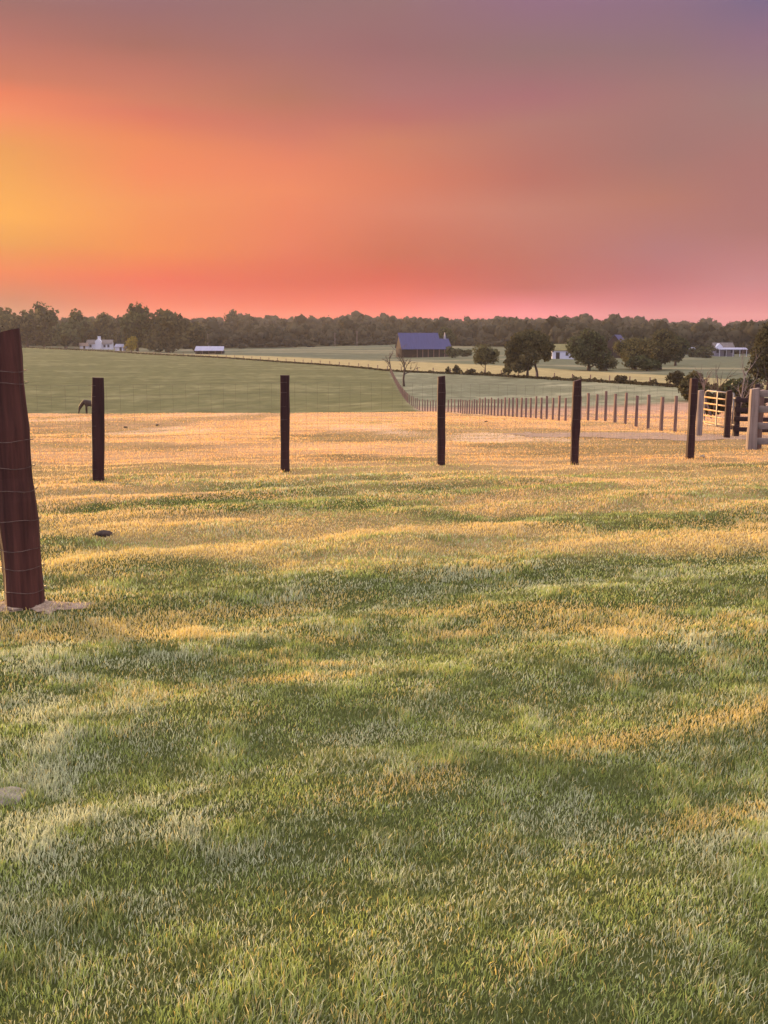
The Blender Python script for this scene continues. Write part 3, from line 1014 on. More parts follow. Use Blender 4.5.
# trees around the barn and along the line fence
tree('broad_tree', 447, 440, 10.5, 12.5, 1, 'leaf_dark', 'round dark tree standing behind the blue roofed barn end', seed=31, n=1300)
shrub(452, 375, 8.0, 4.2, 'leaf_dark', 'low dark rounded bush at the barn corner', 32)
shrub(466, 390, 6.0, 3.2, 'leaf_dark', 'low spreading bush beyond the barn corner bush', 33)
tree('round_tree', 485, 232, 8.0, 7.0, 1.5, 'leaf_olive', 'small round olive tree beside the hedge line', seed=34, n=2600, size=0.2, trunk_r=0.13, corek=0.45)
g = np.random.default_rng(35)
lb = []
for cx, cz, rx, rz in ((-1.2, 7.2, 3.0, 2.6), (1.6, 7.6, 2.8, 2.5), (-2.9, 4.9, 2.1, 2.0), (-3.6, 2.9, 1.6, 1.5), (-1.9, 2.4, 2.1, 1.6), (0.1, 4.4, 2.6, 2.3),
                       (3.1, 5.6, 2.0, 2.3), (4.2, 4.6, 1.3, 1.5), (4.6, 6.4, 1.5, 1.4), (0.0, 2.6, 1.4, 1.3), (0.3, 8.9, 2.6, 1.5), (-2.4, 8.3, 1.7, 1.3),
                       (3.6, 8.2, 1.5, 1.2), (-3.9, 6.7, 1.3, 1.1), (-4.4, 1.6, 1.2, 0.9)):
    lb.append((np.array([cx, g.uniform(-1.6, 1.6), cz]), np.array([rx, rx * 0.95, rz]) * 0.86))
bt = tree('broad_tree', 527, 216, 11.5, 10.8, 1.4, 'leaf_brown', 'largest spreading tree on the hedge line with one bare leaning trunk', seed=35, n=6500, size=0.27,
          lobes=lb, trunk_r=0.3, corek=0.6)
for ch in bt.children:
    if ch.name.startswith('trunk'):
        me = ch.data
mb = MB()
mb.tube([(2.1, -0.3, -0.4), (2.0, -0.3, 1.2), (1.6, -0.2, 2.6), (1.8, 0, 4.4), (2.5, 0, 6.5)], [0.36, 0.26, 0.24, 0.18, 0.08], 7)
mb.tube([(1.7, -0.2, 2.3), (0.7, 0, 3.3), (-0.4, 0, 4.6)], [0.16, 0.12, 0.05], 6)
mb.build('trunk', M['bark'], bt, True)
tree('bushy_tree', 588, 250, 13.0, 11.0, 0.2, 'leaf_dark', 'bushy dark tree touching the white house with the mossy roof', seed=36, n=4200, size=0.3)
tree('bushy_tree', 606, 250, 6.5, 4.6, 0.1, 'leaf_olive', 'lower bushy growth at the foot of the grey roofed barn', seed=37, n=1800, size=0.25)
tree('broad_tree', 634, 258, 12, 8.8, 0.2, 'leaf_olive', 'olive green tree right beside the grey roofed barn', seed=38, n=3800, size=0.32)
tree('broad_tree', 659, 255, 13, 9.6, 0.4, 'leaf_brown', 'tall brown green tree on the field edge between olive tree and low white roof', seed=39, n=4200, size=0.32)
tree('broad_tree', 674, 290, 10, 9.2, 0.8, 'leaf_dark', 'narrower dark tree behind the tall brown green tree', seed=40, n=2000)
tree('bushy_tree', 646, 246, 9, 3.8, 0.1, 'leaf_dark', 'low dark bush beneath the tall brown green tree', seed=41, n=1500)
tree('broad_tree', 768, 150, 7.5, 10.2, 0.6, 'leaf_brown', 'brown green tree cut by the frame behind the board fences', seed=42, n=4200, size=0.2)
shrub(691, 128, 4.8, 4.0, 'leaf_brown', 'rounded shrub behind the last dark post', 43, n=2200)
shrub(735, 120, 4.6, 3.6, 'leaf_dark', 'dark shrub behind the tube gate', 44, n=2200)
shrub(756, 135, 3.4, 2.2, 'leaf_brown', 'low shrub between the board fence and the far field', 45, n=1100)
shrub(716, 82, 3.0, 2.2, 'weed', 'dusky brush clump right behind the tube gate', 48, n=1400)
shrub(748, 88, 3.2, 2.4, 'weed', 'dusky brush clump behind the dark boards', 49, n=1400)
shrub(704, 400, 9, 5, 'leaf_dark', 'dark bush left of the gabled far house', 46, n=700)
shrub(692, 410, 7, 4, 'leaf_dark', 'dark bush beside the low white roof', 47, n=700)
bare_tree(404, 192, 8.4, 'bare grey tree standing on the climbing fence line', 51, spread=0.42, rad=0.24, mat='bark')
bare_tree(391, 250, 6.0, 'smaller bare tree at the top of the climbing fence', 52, spread=0.45, rad=0.24, mat='bark')
bare_tree(714, 66, 3.7, 'pale leaning dead trunk behind the gate', 53, lean=-0.45, spread=0.25, rad=0.09, levels=2)
bare_tree(716, 72, 4.4, 'dark straight dead tree rising above the gate', 54, lean=0.04, spread=0.3, rad=0.09, mat='bark', levels=2)
bare_tree(737, 75, 4.6, 'thin bare tree with upright twigs behind the dark gate post', 55, lean=0.03, spread=0.25, rad=0.07)
bare_tree(741, 70, 4.8, 'tallest pale dead tree behind the dark boards', 56, lean=0.14, spread=0.22, rad=0.07, levels=2)

# ------------------------------------------------------------------ buildings


def gable_house(name, px, Y, rz, ln_, dp, wall_h, roof_h, wallm, roofm, label, cat, group=None, py=350.0, openings=(), chimney=None, extra=None, eave=0.35):
    """ridge along local x; front faces -y"""
    p = at(px, Y, py)
    root = empty(name, p, rz, label, cat, group)
    mb = MB()
    a, b = ln_ / 2, dp / 2
    out_ = [(-b, -0.6), (b, -0.6), (b, wall_h), (0, wall_h + roof_h), (-b, wall_h)]
    vs = [(-a, y, z) for y, z in out_] + [(a, y, z) for y, z in out_]
    n = 5
    mb.add(vs, [tuple(range(5)), tuple(reversed(range(5, 10)))] + [(i, i + n, (i + 1) % n + n, (i + 1) % n) for i in range(5)])
    mb.build('wall', M[wallm], root)
    rb = MB()
    t = 0.14
    s = roof_h / b
    ye = b + eave
    ze = wall_h - eave * s
    for sg in (-1, 1):
        q = [(0, wall_h + roof_h + 0.03), (sg * ye, ze + 0.03), (sg * ye, ze + 0.03 + t), (0, wall_h + roof_h + 0.03 + t)]
        vs = [(-a - eave, y, z) for y, z in q] + [(a + eave, y, z) for y, z in q]
        rb.add(vs, [(0, 1, 2, 3), (7, 6, 5, 4)] + [(i, i + 4, (i + 1) % 4 + 4, (i + 1) % 4) for i in range(4)])
    rf = rb.build('roof', M[roofm], root)
    for nm, face, u, z, w_, h_ in openings:
        ob = MB()
        if face == 'front':
            ob.box((u, -b - 0.04, z), (w_, 0.12, h_))
        elif face == 'left':
            ob.box((-a - 0.04, u, z), (0.12, w_, h_))
        else:
            ob.box((a + 0.04, u, z), (0.12, w_, h_))
        ob.build(nm, M['barndark'] if nm == 'door' else M['glass'], root)
    if chimney:
        cb = MB()
        cx, cy, cw, ch, zb = chimney
        cb.box((cx, cy, zb + ch / 2), (cw, cw, ch))
        cb.build('chimney', M['white'], rf)
    return root


# white farmhouse on the left
h = gable_house('farmhouse', 100.5, 540, 0.15, 13, 7, 2.9, 1.9, 'white', 'darkroof', 'white farmhouse with a tall central block beyond the big field', 'house',
                openings=[('window', 'front', -4.6, 1.7, 1.1, 1.5), ('window', 'front', 2.6, 1.7, 1.1, 1.5), ('window', 'front', 4.6, 1.7, 1.1, 1.5)])
mb = MB()
mb.prism([(-2.0, -0.6), (1.2, -0.6), (1.2, 4.2), (-0.4, 5.6), (-2.0, 4.2)], -5.2, 0)
mb.build('front_gable', M['white'], h)
mb = MB()
mb.box((-0.4, 0.2, 5.6), (1.5, 1.3, 2.4))
mb.build('chimney', M['white'], h)
gable_house('outbuilding', 121, 500, -0.2, 4.4, 4, 1.9, 1.3, 'white', 'paleroof', 'small white outbuilding beside the yellow topped tree', 'shed',
            openings=[('door', 'front', 0.8, 1.0, 1.2, 2.0)])
gable_house('garden_shed', 84, 535, 0.4, 4, 3.2, 1.7, 1.3, 'white', 'brownroof', 'tiny pale shed just beside the white farmhouse', 'shed',
            openings=[('door', 'front', 0, 0.9, 1.0, 1.7)])

# open shed
p = at(210, 455, 352) - Vector((0, 0, 0.7))
h = empty('open_shed', p, -0.06, 'long low shed with pale tin roof and dark open front', 'shed')
mb = MB()
mb.box((0, 2.4, 0.9), (12.0, 0.15, 3.0))
mb.box((-6.0, 0, 0.8), (0.15, 4.6, 2.8))
mb.box((6.0, 0, 0.8), (0.15, 4.6, 2.8))
mb.build('wall', M['barndark'], h)
mb = MB()
mb.add([(-6.4, -2.9, 2.1), (6.8, -2.9, 2.1), (5.9, 2.7, 4.0), (-7.0, 2.7, 4.0), (-6.4, -2.9, 2.25), (6.8, -2.9, 2.25), (5.9, 2.7, 4.15), (-7.0, 2.7, 4.15)],
       [(0, 1, 2, 3), (7, 6, 5, 4), (0, 4, 5, 1), (1, 5, 6, 2), (2, 6, 7, 3), (3, 7, 4, 0)])
mb.build('roof', M['paleroof'], h)
for k in range(5):
    mb = MB()
    mb.box((-5.8 + k * 2.9, -2.5, 0.7), (0.22, 0.22, 2.8))
    mb.build('post', M['oldpost'], h)
for q_, lab in (((1.0, -0.2, 0.5, 2.6, 1.4, 1.0), 'larger brown bale lying inside the open shed'), ((-2.6, 0.2, 0.35, 1.6, 1.2, 0.8), 'smaller brown bale lying inside the open shed')):
    mb = MB()
    mb.box((0, 0, 0), q_[3:], 0, 0.12)
    o = mb.build('hay_bale', M['brownroof'])
    o.location = p + Vector(q_[:3])
    setp(o, lab, 'bale', 'bales in the open shed')

# big barn with the blue tin roof
p = at(422, 400, 357)
barn = empty('barn', p, 0.2, 'dark timber barn with a big blue grey tin roof', 'barn')
mb = MB()
pr = [(-5, -0.8), (5, -0.8), (5, 4.0), (0, 9.2), (-5, 4.0)]
vs = [(-9.4, y, z) for y, z in pr] + [(6.0, y, z) for y, z in pr]
mb.add(vs, [tuple(range(5)), tuple(reversed(range(5, 10)))] + [(i, i + 5, (i + 1) % 5 + 5, (i + 1) % 5) for i in range(5)])
mb.build('wall', M['barnwood'], barn)
mb = MB()


def slab(mb, x0, x1, x0b, x1b, y0, z0, y1, z1, t=0.16):
    vs = [(x0, y0, z0), (x1, y0, z0), (x1b, y1, z1), (x0b, y1, z1)]
    vs += [(x, y, z + t) for x, y, z in vs]
    mb.add(vs, [(0, 3, 2, 1), (4, 5, 6, 7), (0, 1, 5, 4), (1, 2, 6, 5), (2, 3, 7, 6), (3, 0, 4, 7)])


slab(mb, -9.8, 6.4, -9.8, 6.4, 0, 9.25, -6.6, 3.0)
slab(mb, -9.8, 6.4, -9.8, 6.4, 0, 9.25, 5.6, 3.5)
roof = mb.build('roof', M['tinroof'], barn)
mb = MB()
slab(mb, 6.42, 10.2, 6.42, 10.6, -1.9, 7.0, -6.6, 3.0)
slab(mb, 6.42, 10.2, 6.42, 10.2, -1.9, 7.0, 4.6, 3.6)
mb.build('lean_to_roof', M['tinroof'], barn)
mb = MB()
mb.box((8.2, -0.6, 1.5), (3.6, 9.0, 4.6))
mb.build('lean_to_wall', M['barnwood'], barn)
mb = MB()
mb.prism([(8.2, 6.6), (9.4, 6.6), (8.7, 9.6)], -2.2, -1.5)
mb.build('gable_peak', M['paleroof'], barn)
mb = MB()
mb.box((2.0, -5.05, 1.5), (11.0, 0.2, 3.0))  # dark panel on the closed wall, painted shade in place of an opening
mb.build('bay_shade_panel', M['barndark'], barn)
mb = MB()
mb.box((-9.45, -1.0, 1.7), (0.2, 3.2, 3.4))
mb.build('door', M['barndark'], barn)
for k in range(6):
    mb = MB()
    mb.box((-3.4 + k * 2.2, -6.2, 1.3), (0.25, 0.25, 3.9))
    mb.build('post', M['oldpost'], barn)

gable_house('hill_house', 396, 640, 0.1, 11, 7, 3.0, 2.6, 'darkroof', 'paleroof', 'pale roofed house half hidden in trees behind the barn', 'house', py=340,
            openings=[('window', 'front', -2, 1.5, 1.2, 1.2), ('window', 'front', 2, 1.5, 1.2, 1.2)])

# white house with mossy roof
gable_house('cottage', 561, 345, 0.1, 7.6, 6.0, 2.9, 1.9, 'white', 'mossroof', 'white cottage with a mossy green roof and dark doorway', 'house',
            openings=[('door', 'front', -1.9, 1.1, 1.3, 2.2), ('window', 'front', 1.3, 1.6, 1.0, 1.1)])
# grey roofed barn
gable_house('hay_barn', 617, 375, 1.15, 11, 8, 3.6, 4.6, 'barnwood', 'tinroof', 'steep grey roofed barn among the trees by the cottage', 'barn',
            openings=[('door', 'left', 0, 1.5, 3, 3)])
# far right house
h = gable_house('gabled_house', 722, 425, 0.0, 8.0, 7, 3.0, 2.4, 'greyhouse', 'darkroof', 'gabled white house with dark roof and long pale porch', 'house',
                openings=[('window', 'front', -3.0, 2.0, 1.0, 1.3), ('door', 'front', 0.4, 1.1, 1.1, 2.1), ('window', 'front', 3.0, 2.0, 1.0, 1.3)])
mb = MB()
mb.prism([(-3.7, 2.9), (-1.1, 2.9), (-1.1, 3.9), (-2.4, 5.2), (-3.7, 3.9)], -3.9, 0)
mb.build('front_gable', M['white'], h)
mb = MB()
slab(mb, -3.4, 8.6, -3.4, 8.6, -6.4, 2.6, -3.7, 3.3, 0.22)
mb.build('porch_roof', M['paleroof'], h)
for k in range(5):
    mb = MB()
    mb.box((-3.0 + k * 2.8, -6.1, 1.05), (0.18, 0.18, 3.1))
    mb.build('porch_post', M['white'], h)
gable_house('low_shed', 686, 440, 0.05, 6.5, 4, 2.0, 0.9, 'darkroof', 'paleroof', 'low white roofed shed among bushes beside the gabled house', 'shed',
            openings=[('door', 'front', 0, 0.9, 1.4, 1.7)])

# utility poles against the woods
for px, Y, hh, lab in ((208, 540, 9, 'thin wooden utility pole behind the open shed'), (335, 590, 8, 'thin pole at the wood edge above the pale hay strip'),
                       (357, 585, 9, 'thin utility pole at the wood edge beside the barn')):
    r = empty('utility_pole', at(px, Y, 348), 0, lab, 'pole')
    mb = MB()
    mb.tube([(0, 0, -0.5), (0, 0, hh)], [0.22, 0.16], 7)
    mb.build('shaft', M['deadwood'], r)
    mb = MB()
    mb.box((0, 0, hh - 0.6), (1.8, 0.12, 0.14))
    mb.build('crossarm', M['deadwood'], r)

# ------------------------------------------------------------------ fences


def post_mesh(w, h, seed, square=True, lean=(0, 0), rough=0.06, n=10, segs=7):
    """a hewn post, sunk into the ground, slightly uneven"""
    g = np.random.default_rng(seed)
    mb = MB()
    vs = []
    ph = g.uniform(-0.2, 0.2)
    for i in range(segs + 1):
        t = i / segs
        z = -0.35 + (h + 0.35) * t
        sc = 1 + rough * g.normal() * 0.5
        if i == segs:
            sc *= 0.93
        for k in range(n):
            a = 2 * math.pi * k / n + ph
            if square:
                q_ = max(abs(math.cos(a)), abs(math.sin(a)))
                rr_ = w / 2 * (0.5 / q_ + 0.58)
            else:
                rr_ = w / 2
            rr_ *= sc * (1 + rough * 0.45 * g.normal())
            vs.append((math.cos(a) * rr_ + lean[0] * max(z, 0), math.sin(a) * rr_ + lean[1] * max(z, 0), z))
    top = len(vs)
    tl = g.normal() * 0.02
    vs = [(x, y, z + (x * tl * 8 if i >= segs * n else 0)) for i, (x, y, z) in enumerate(vs)]
    fs = []
    for i in range(segs):
        fs += [(i * n + k, i * n + (k + 1) % n, (i + 1) * n + (k + 1) % n, (i + 1) * n + k) for k in range(n)]
    fs += [tuple(range(segs * n, segs * n + n))]
    mb.add(vs, fs)
    return mb


def wire_between(mb, pts, heights, r=0.0013, sag=0.0, n=3):
    for hgt in heights:
        for (a, b) in zip(pts[:-1], pts[1:]):
            k = 4
            line = [a.lerp(b, i / k) + Vector((0, 0, hgt - sag * 4 * (i / k) * (1 - i / k))) for i in range(k + 1)]
            mb.tube(line, r, n, cap=False)


# front woven wire fence on dark posts
pts = [at(px, Y, 470) for px, Y in FRONT]
ff = empty('wire_fence', pts[1], 0, 'woven wire fence on dark square posts across the near lawn', 'fence')
lean_ = [(0, 0), (0.042, 0), (0.016, 0), (-0.006, 0), (0.004, 0), (0.004, 0), (0.01, 0)]
for i, p in enumerate(pts):
    hh = (1.25, 1.255, 1.25, 1.255, 1.255, 1.26, 1.25)[i]
    o = post_mesh((0.12, 0.128, 0.115, 0.112, 0.122, 0.118, 0.12)[i], hh, 200 + i, True, lean_[i], 0.08).build('post', M['tarred'], ff)
    o.location = p - pts[1]
mb = MB()
rel = [p - pts[1] + Vector((0, -0.075, 0)) for p in pts]
HEI = (0.06, 0.16, 0.27, 0.39, 0.53, 0.68, 0.85, 1.03, 1.16)
wire_between(mb, rel, HEI, 0.0010)
for a, b in zip(rel[:-1], rel[1:]):
    k = 15
    for i in range(1, k):
        q_ = a.lerp(b, i / k)
        mb.tube([q_ + Vector((0, 0, 0.05)), q_ + Vector((0.004, 0, 1.16))], 0.0009, 3, cap=False)
mb.build('woven_wire', M['wire'], ff)
for p in rel:
    for hgt in (1.16, 1.03, 0.68):
        mb = MB()
        mb.tube([p + Vector((-0.05, 0.012, hgt)), p + Vector((0, -0.002, hgt)), p + Vector((0.05, 0.012, hgt))], 0.002, 4)
        mb.build('staple', M['wire'], ff)

# leaning corner post with its own wire, near left
cpos = at(26, 6.0, 610)
cp = empty('corner_post_fence', cpos, 0, 'thick reddish leaning post wrapped in wire strands at the lawn edge', 'fence')
o = post_mesh(0.232, 1.66, 301, False, (-0.030, 0.0), 0.05, 14, 14).build('post', M['corner'], cp)
WH = (0.10, 0.245, 0.36, 0.54, 0.72, 0.86, 1.02, 1.36, 1.43)
for hgt in WH:
    mb = MB()
    c = Vector((-0.030 * hgt, 0, hgt))
    rr_ = 0.128
    ring = [c + Vector((math.cos(a) * rr_, math.sin(a) * rr_, 0.006 * math.sin(3 * a + hgt * 9))) for a in np.linspace(0, 2 * math.pi, 17)]
    mb.tube(ring + [c + Vector((0.14, -0.02, 0.004)), c + Vector((0.131, 0.03, 0.008))], 0.0019, 4)
    mb.build('wire_wrap', M['wire'], cp)
mb = MB()
ends = [Vector((-0.12, -0.05, 0)), Vector((-2.4, -0.25, 0))]
for hgt in WH:
    a, b = ends
    mb.tube([a + Vector((-0.030 * hgt, 0, hgt)), a.lerp(b, 0.5) + Vector((0, 0, hgt - 0.015)), b + Vector((0, 0, hgt))], 0.0019, 4, cap=False)
for i in range(14):
    q_ = ends[0].lerp(ends[1], 0.035 + i / 14.5)
    mb.tube([q_ + Vector((0, 0, 0.02)), q_ + Vector((0.006, 0, 0.7)), q_ + Vector((-0.02, 0, 1.43))], 0.0014, 4, cap=False)
mb.build('woven_wire', M['wire'], cp)
o = post_mesh(0.2, 1.6, 303, False, (0.0, 0.0), 0.05, 12, 10).build('post', M['corner'], cp)
o.location = (-2.45, -0.22, 0)

# back fence: brown posts going down the pasture and up the far field
BK = [(10.3, 35.4), (8.85, 62), (7.1, 95), (4.2, 114), (3.3, 135), (1.5, 258)]
seg = [Vector((*a, 0)) for a in BK]
d, path_pts, acc = 0.0, [], 0.0
dist = [0]
for a, b in zip(seg[:-1], seg[1:]):
    dist.append(dist[-1] + (b - a).length)
tt = 0.0
while tt < dist[-1]:
    x = float(np.interp(tt, dist, [s.x for s in seg]))
    y = float(np.interp(tt, dist, [s.y for s in seg]))
    path_pts.append(Vector((x, y, Z(x, y))))
    tt += 1.5 if y < 112 else 3.3
bf = empty('post_fence', path_pts[0], 0, 'long line of brown wooden posts running down the pasture and up the far field', 'fence')
protos = [post_mesh(0.115, 1.27, 400 + k, True, (0.012 * math.sin(k * 2.1), 0), 0.07, 8, 4) for k in range(6)]
first = []
for i, p in enumerate(path_pts):
    if i < 6:
        o = protos[i].build('post', M['oldpost'], bf)
        first.append(o)
    else:
        o = first[i % 6].copy()
        COL.objects.link(o)
        o.parent = bf
    o.location = p - path_pts[0]
    o.rotation_euler = (0, 0, 0.3 * math.sin(i * 1.7))
    o.scale = (1, 1, 1 + 0.05 * math.sin(i * 3.3))
mb = MB()
relp = [p - path_pts[0] for p in path_pts]
wire_between(mb, relp, (0.1, 0.3, 0.5, 0.7, 0.9, 1.15), 0.003)
mb.build('wire', M['wire'], bf)

# line fence between big field and hay strip
lp = []
prev = None
for px in np.linspace(-40, 705, 700):
    Y = float(np.interp(px, LINE_PX, LINE_Y))
    q_ = Vector((xs(px, 365) * Y, Y, 0))
    if prev is None or (q_ - prev).length > 6.4:
        q_.z = 0
        lp.append(Vector((q_.x, q_.y, Z(q_.x, q_.y))))
        prev = q_
lf = empty('boundary_fence', lp[0], 0, 'far boundary fence with thin dark posts between green field and pale hay strip', 'fence')
pm = post_mesh(0.22, 1.35, 500, True, (0, 0), 0.06, 6, 3)
fo = None
for i, p in enumerate(lp):
    if fo is None:
        o = fo = pm.build('post', M['oldpost'], lf)
    else:
        o = fo.copy()
        COL.objects.link(o)
        o.parent = lf
    o.location = p - lp[0]
mb = MB()
wire_between(mb, [p - lp[0] for p in lp], (0.5, 0.85, 1.2), 0.006)
mb.build('wire', M['wire'], lf)
# weeds grown up along it
g = np.random.default_rng(61)
n = 16000
px = g.uniform(-60, 720, n)
Yc = np.interp(px, LINE_PX, LINE_Y) + g.normal(size=n) * 0.9
x = xs(px, 365) * Yc
hgt = 0.35 + 1.1 * np.maximum(0, fbm(px / 5.0, px * 0 + 3, 66, 3) - 0.5) * 2 * sstep(300, 460, px) + 0.25 * (1 - sstep(150, 400, px))
z = zat(x, Yc) + g.random(n) * hgt
nn = g.normal(size=(n, 3))
nn /= np.linalg.norm(nn, axis=1, keepdims=True)
a = np.cross(nn, g.normal(size=(n, 3)))
a /= np.linalg.norm(a, axis=1, keepdims=True)
b = np.cross(nn, a)
p3 = np.stack([x, Yc, z], -1)
s = (0.10 + 0.14 * g.random(n))[:, None]
v = np.stack([p3 + a * s, p3 + b * s, p3 - a * s, p3 - b * s], 1).reshape(-1, 3)
o = link('fence_weeds', np_mesh('fence_weeds', v, [np.arange(4 * n).reshape(-1, 4)], M['weed']))
setp(o, kind='stuff', label='dark rough weeds grown along the far boundary fence')
for i, (px, w_, h_, lab) in enumerate(((456, 2.2, 2.4, 'upright dark sapling bush on the boundary fence near the barn'), (448, 1.6, 2.0, 'small bush on the boundary fence below the barn bush'),
                                       (622, 3.0, 1.7, 'squat dark bush on the boundary fence in front of the olive tree'),
                                       (470, 2.6, 1.6, 'low bush on the boundary fence beside the round olive tree'),
                                       (676, 3.4, 2.6, 'dark bush where the boundary fence meets the rounded shrub'))):
    shrub(px, float(np.interp(px, LINE_PX, LINE_Y)) - 0.5, w_, h_, 'weed', lab, 70 + i, n=700, py=372)


# ------------------------------------------------------------------ gate corner on the right
def one_post(px, Y, py, w_, h_, mat, label, seed, square=True, name='gate_post', lean=(0, 0)):
    o = post_mesh(w_, h_, seed, square, lean, 0.06).build(name, M[mat])
    o.location = at(px, Y, py)
    return setp(o, label, 'post')


one_post(699, 29, 430, 0.19, 1.32, 'greypost', 'round pale tan post between the last dark post and the gate', 601, False)
one_post(727, 27.5, 430, 0.155, 1.30, 'tarred', 'square dark brown post standing in front of the tube gate', 602)

A, B = at(704, 30.5, 420), at(733, 28.6, 420)
gt = empty('tube_gate', B, math.atan2(A.y - B.y, A.x - B.x), 'grey tube farm gate with sun-tinted tan bars and rounded corners', 'gate')
GL = (A - B).length
gz0, gz1 = 0.22, 1.22
mb = MB()
rc = 0.16
fr = [(0.05, gz0), (GL - rc, gz0), (GL - 0.05, gz0 + 0.05), (GL, gz0 + rc), (GL, gz1 - rc), (GL - 0.05, gz1 - 0.05), (GL - rc, gz1), (0.05, gz1)]
mb.tube([(x, 0, z) for x, z in fr], 0.026, 8)
mb.tube([(0.05, 0, gz0), (0.05, 0, gz1)], 0.026, 8)
mb.build('frame', M['gatetube'], gt, True)
for k in range(5):
    zz = gz0 + (gz1 - gz0) * (k + 0.15) / 5.4 + 0.04
    mb = MB()
    mb.tube([(0.05, 0.03, zz), (GL - 0.02, 0.03, zz)], 0.024, 8)
    mb.build('bar', M['gatebar_sun'], gt, True)
mb = MB()
mb.box((GL * 0.5, 0.06, (gz0 + gz1) / 2), (0.05, 0.02, gz1 - gz0))
mb.build('brace', M['gatetube'], gt)
for zz in (gz0 + 0.12, gz1 - 0.12):
    mb = MB()
    mb.tube([(-0.08, 0, zz), (0.06, 0, zz)], 0.018, 6)
    mb.build('hinge', M['gatetube'], gt)


def board_fence(name, p0, p1, postpx, boards, pm_, bm_, label, heights, bh, seed, off=-0.09):
    root = empty(name, p0, 0, label, 'fence')
    for i, (t, hh) in enumerate(postpx):
        q_ = p0.lerp(p1, t)
        q_.z = Z(q_.x, q_.y)
        o = post_mesh(0.16, hh, seed + i, True, (0, 0), 0.06).build('post', M[pm_], root)
        o.location = q_ - p0
    d = p1 - p0
    rz = math.atan2(d.y, d.x)
    ln_ = math.hypot(d.x, d.y)
    for i, hgt in enumerate(heights):
        mb = MB()
        mb.box((ln_ / 2, off, 0), (ln_ + 0.1, 0.035, bh), 0, 0.006)
        o = mb.build('board', M[bm_], root)
        o.location = (0, 0, hgt)
        o.rotation_euler = (0, -math.asin((p1.z - p0.z) / d.length) + 0.006 * math.sin(i * 2.3 + seed), rz)
    return root


board_fence('board_fence', at(736, 29, 430), at(830, 27.6, 430), [(0, 1.16), (0.2, 1.5), (0.6, 1.3), (1.0, 1.3)], 4, 'darkboard', 'darkboard',
            'dark stained four board fence starting beside the tube gate', (0.22, 0.52, 0.78, 1.06), 0.13, 620)
board_fence('board_fence', at(751, 18.7, 450), at(860, 17.8, 450), [(0, 1.14), (0.5, 1.14), (1.0, 1.14)], 4, 'greypost', 'greywood',
            'pale grey weathered board fence ending in a thick post in front', (0.15, 0.44, 0.75, 1.04), 0.125, 640, 0.10)
one_post(756, 19.05, 450, 0.16, 1.12, 'oldpost', 'dark brown post tucked directly behind the pale end post', 651)

# ------------------------------------------------------------------ small things
# pale soil around the corner post
g = np.random.default_rng(80)
nr2, na2 = 10, 40
vs = []
for i in range(nr2 + 1):
    for k in range(na2):
        a = 2 * math.pi * k / na2
        rad = (i / nr2) * (0.21 + 0.07 * math.sin(2 * a + 1) + 0.05 * math.sin(5 * a) + 0.03 * g.normal())
        x, y = cpos.x + 0.06 + rad * 1.15 * math.cos(a), cpos.y - 0.03 + rad * 0.75 * math.sin(a)
        vs.append((x, y, Z(x, y) - 0.002 + 0.020 * (1 - (i / nr2) ** 2) + 0.003 * g.normal() - (0.02 if i == nr2 else 0)))
fs = [(i * na2 + k, i * na2 + (k + 1) % na2, (i + 1) * na2 + (k + 1) % na2, (i + 1) * na2 + k) for i in range(nr2) for k in range(na2)]
mb = MB()
mb.add(vs, fs)
o = mb.build('soil_patch', M['sand'], None, True)
setp(o, 'pale dusty bare soil at the foot of the leaning post', kind='structure')


def lump(name, px, Y, py, size, mat, label, cat, seed, sink=0.3):
    V, F = ico()
    g = np.random.default_rng(seed)
    p = at(px, Y, py)
    j = 1 + 0.16 * g.normal(size=(len(V), 1))
    v = V * np.array(size) / 2 * j
    me = np_mesh(name, v, [F], M[mat], None, mat == 'stone')
    o = link(name, me)
    o.location = (p.x, p.y, p.z + size[2] * (0.5 - sink))
    return setp(o, label, cat)


lump('soil_clod', 104, 8.3, 537, (0.15, 0.13, 0.07), 'clod', 'dark soil clod lying in grass beyond the leaning post', 'clod', 81, 0.5)
lump('flat_stone', 6, 3.45, 808, (0.17, 0.13, 0.05), 'stone', 'flat pale stone sunk in the lawn at the frame edge', 'stone', 82, 0.45)
lump('field_stone', 702, 16.0, 458, (0.09, 0.07, 0.06), 'stone', 'small white stone at the foot of the last dark post', 'stone', 83, 0.3)
for i, (px, Y, lab) in enumerate(((126, 40, 'dark dung clump on golden pasture right of the first dark post'), (486, 45, 'dark dung clump in golden pasture behind the middle post'),
                                  (158, 42, 'small dark clump on golden pasture between the first two dark posts'))):
    lump('dung_clump', px, Y, 440, (0.17, 0.14, 0.09), 'clod', lab, 'dung', 84 + i)


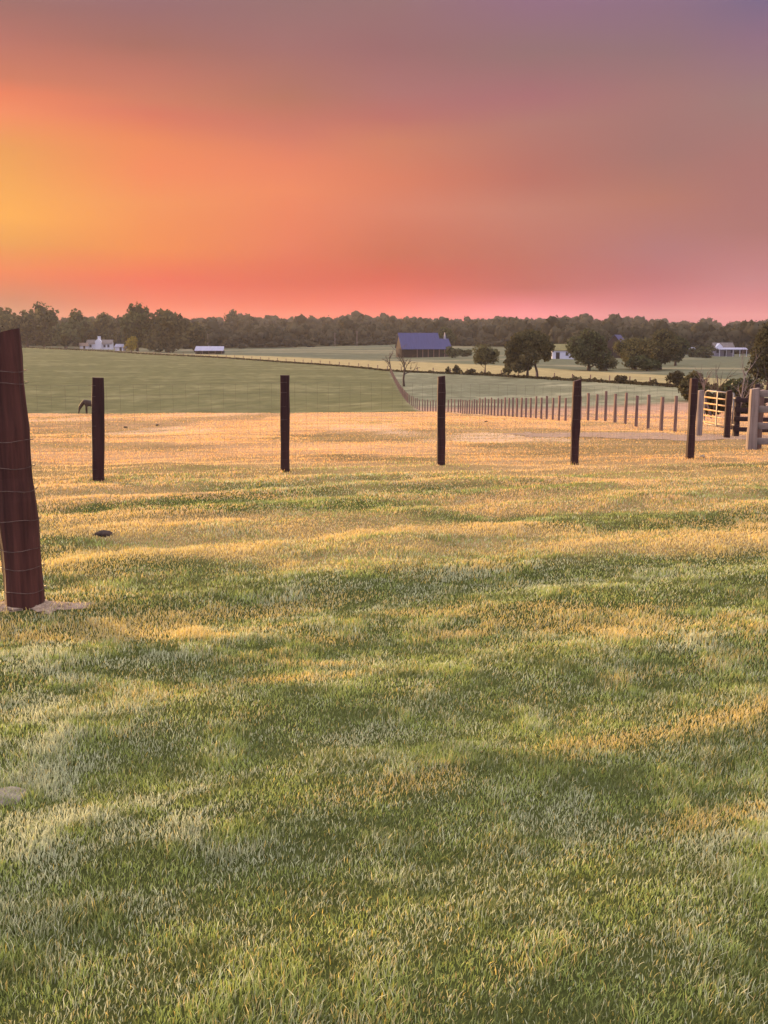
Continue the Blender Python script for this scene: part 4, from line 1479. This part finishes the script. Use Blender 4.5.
# grazing horse, mostly behind the first dark post
def horse(px, Y, py):
    p = at(px, Y, py)
    root = empty('horse', p, 0, 'dark grazing horse half hidden behind the first dark post', 'horse')
    me = bpy.data.meshes.new('body')
    J = [  # x forward is -x (horse faces left), z up, radii
        ('hip', (0.55, 0, 1.18), 0.27, 0.31), ('belly', (0.1, 0, 1.1), 0.27, 0.31), ('chest', (-0.4, 0, 1.14), 0.25, 0.33), ('wither', (-0.62, 0, 1.25), 0.17, 0.24),
        ('neck', (-0.88, 0, 0.98), 0.14, 0.21), ('poll', (-1.1, 0, 0.66), 0.12, 0.16), ('brow', (-1.16, 0, 0.48), 0.09, 0.10), ('nose', (-1.2, 0, 0.22), 0.065, 0.065),
        ('muzzle', (-1.21, 0, 0.10), 0.06, 0.055),
    ]
    vs = [j[1] for j in J]
    rad = [(j[2], j[3]) for j in J]
    es = [(i, i + 1) for i in range(len(J) - 1)]

    def chain(root_i, pts):
        last = root_i
        for co, r_ in pts:
            vs.append(co)
            rad.append((r_, r_))
            es.append((last, len(vs) - 1))
            last = len(vs) - 1
    for sy, dx in ((0.15, -0.06), (-0.15, 0.12)):
        chain(2, [((-0.46 + dx * 0.3, sy, 0.85), 0.12), ((-0.47 + dx, sy, 0.5), 0.065), ((-0.47 + dx, sy, 0.18), 0.045), ((-0.49 + dx, sy, 0.03), 0.06)])
        chain(0, [((0.5 - dx * 0.3, sy, 0.82), 0.16), ((0.70 - dx, sy, 0.52), 0.075), ((0.66 - dx, sy, 0.2), 0.05), ((0.62 - dx, sy, 0.03), 0.062)])
    chain(5, [((-1.04, 0.06, 0.78), 0.03), ((-1.06, 0.09, 0.86), 0.012)])
    chain(5, [((-1.04, -0.06, 0.78), 0.03), ((-1.06, -0.09, 0.86), 0.012)])
    me.from_pydata(vs, es, [])
    o = link('body', me, root)
    me.materials.append(M['horse'])
    sk = o.modifiers.new('skin', 'SKIN')
    for i, r_ in enumerate(rad):
        me.skin_vertices[0].data[i].radius = r_
        me.skin_vertices[0].data[i].use_root = i == 0
    ss = o.modifiers.new('sub', 'SUBSURF')
    ss.levels = ss.render_levels = 1
    mb = MB()
    mb.tube([(0.78, 0, 1.28), (0.95, 0, 1.05), (0.98, 0, 0.6), (0.95, 0, 0.4)], [0.04, 0.07, 0.07, 0.02], 6)
    mb.build('tail', M['mane'], root, True)
    mb = MB()
    mb.tube([(-0.62, 0, 1.42), (-0.9, 0.03, 1.14), (-1.05, 0.03, 0.84)], [0.03, 0.06, 0.03], 5)
    mb.build('mane', M['mane'], root, True)


horse(91, 97, 408)
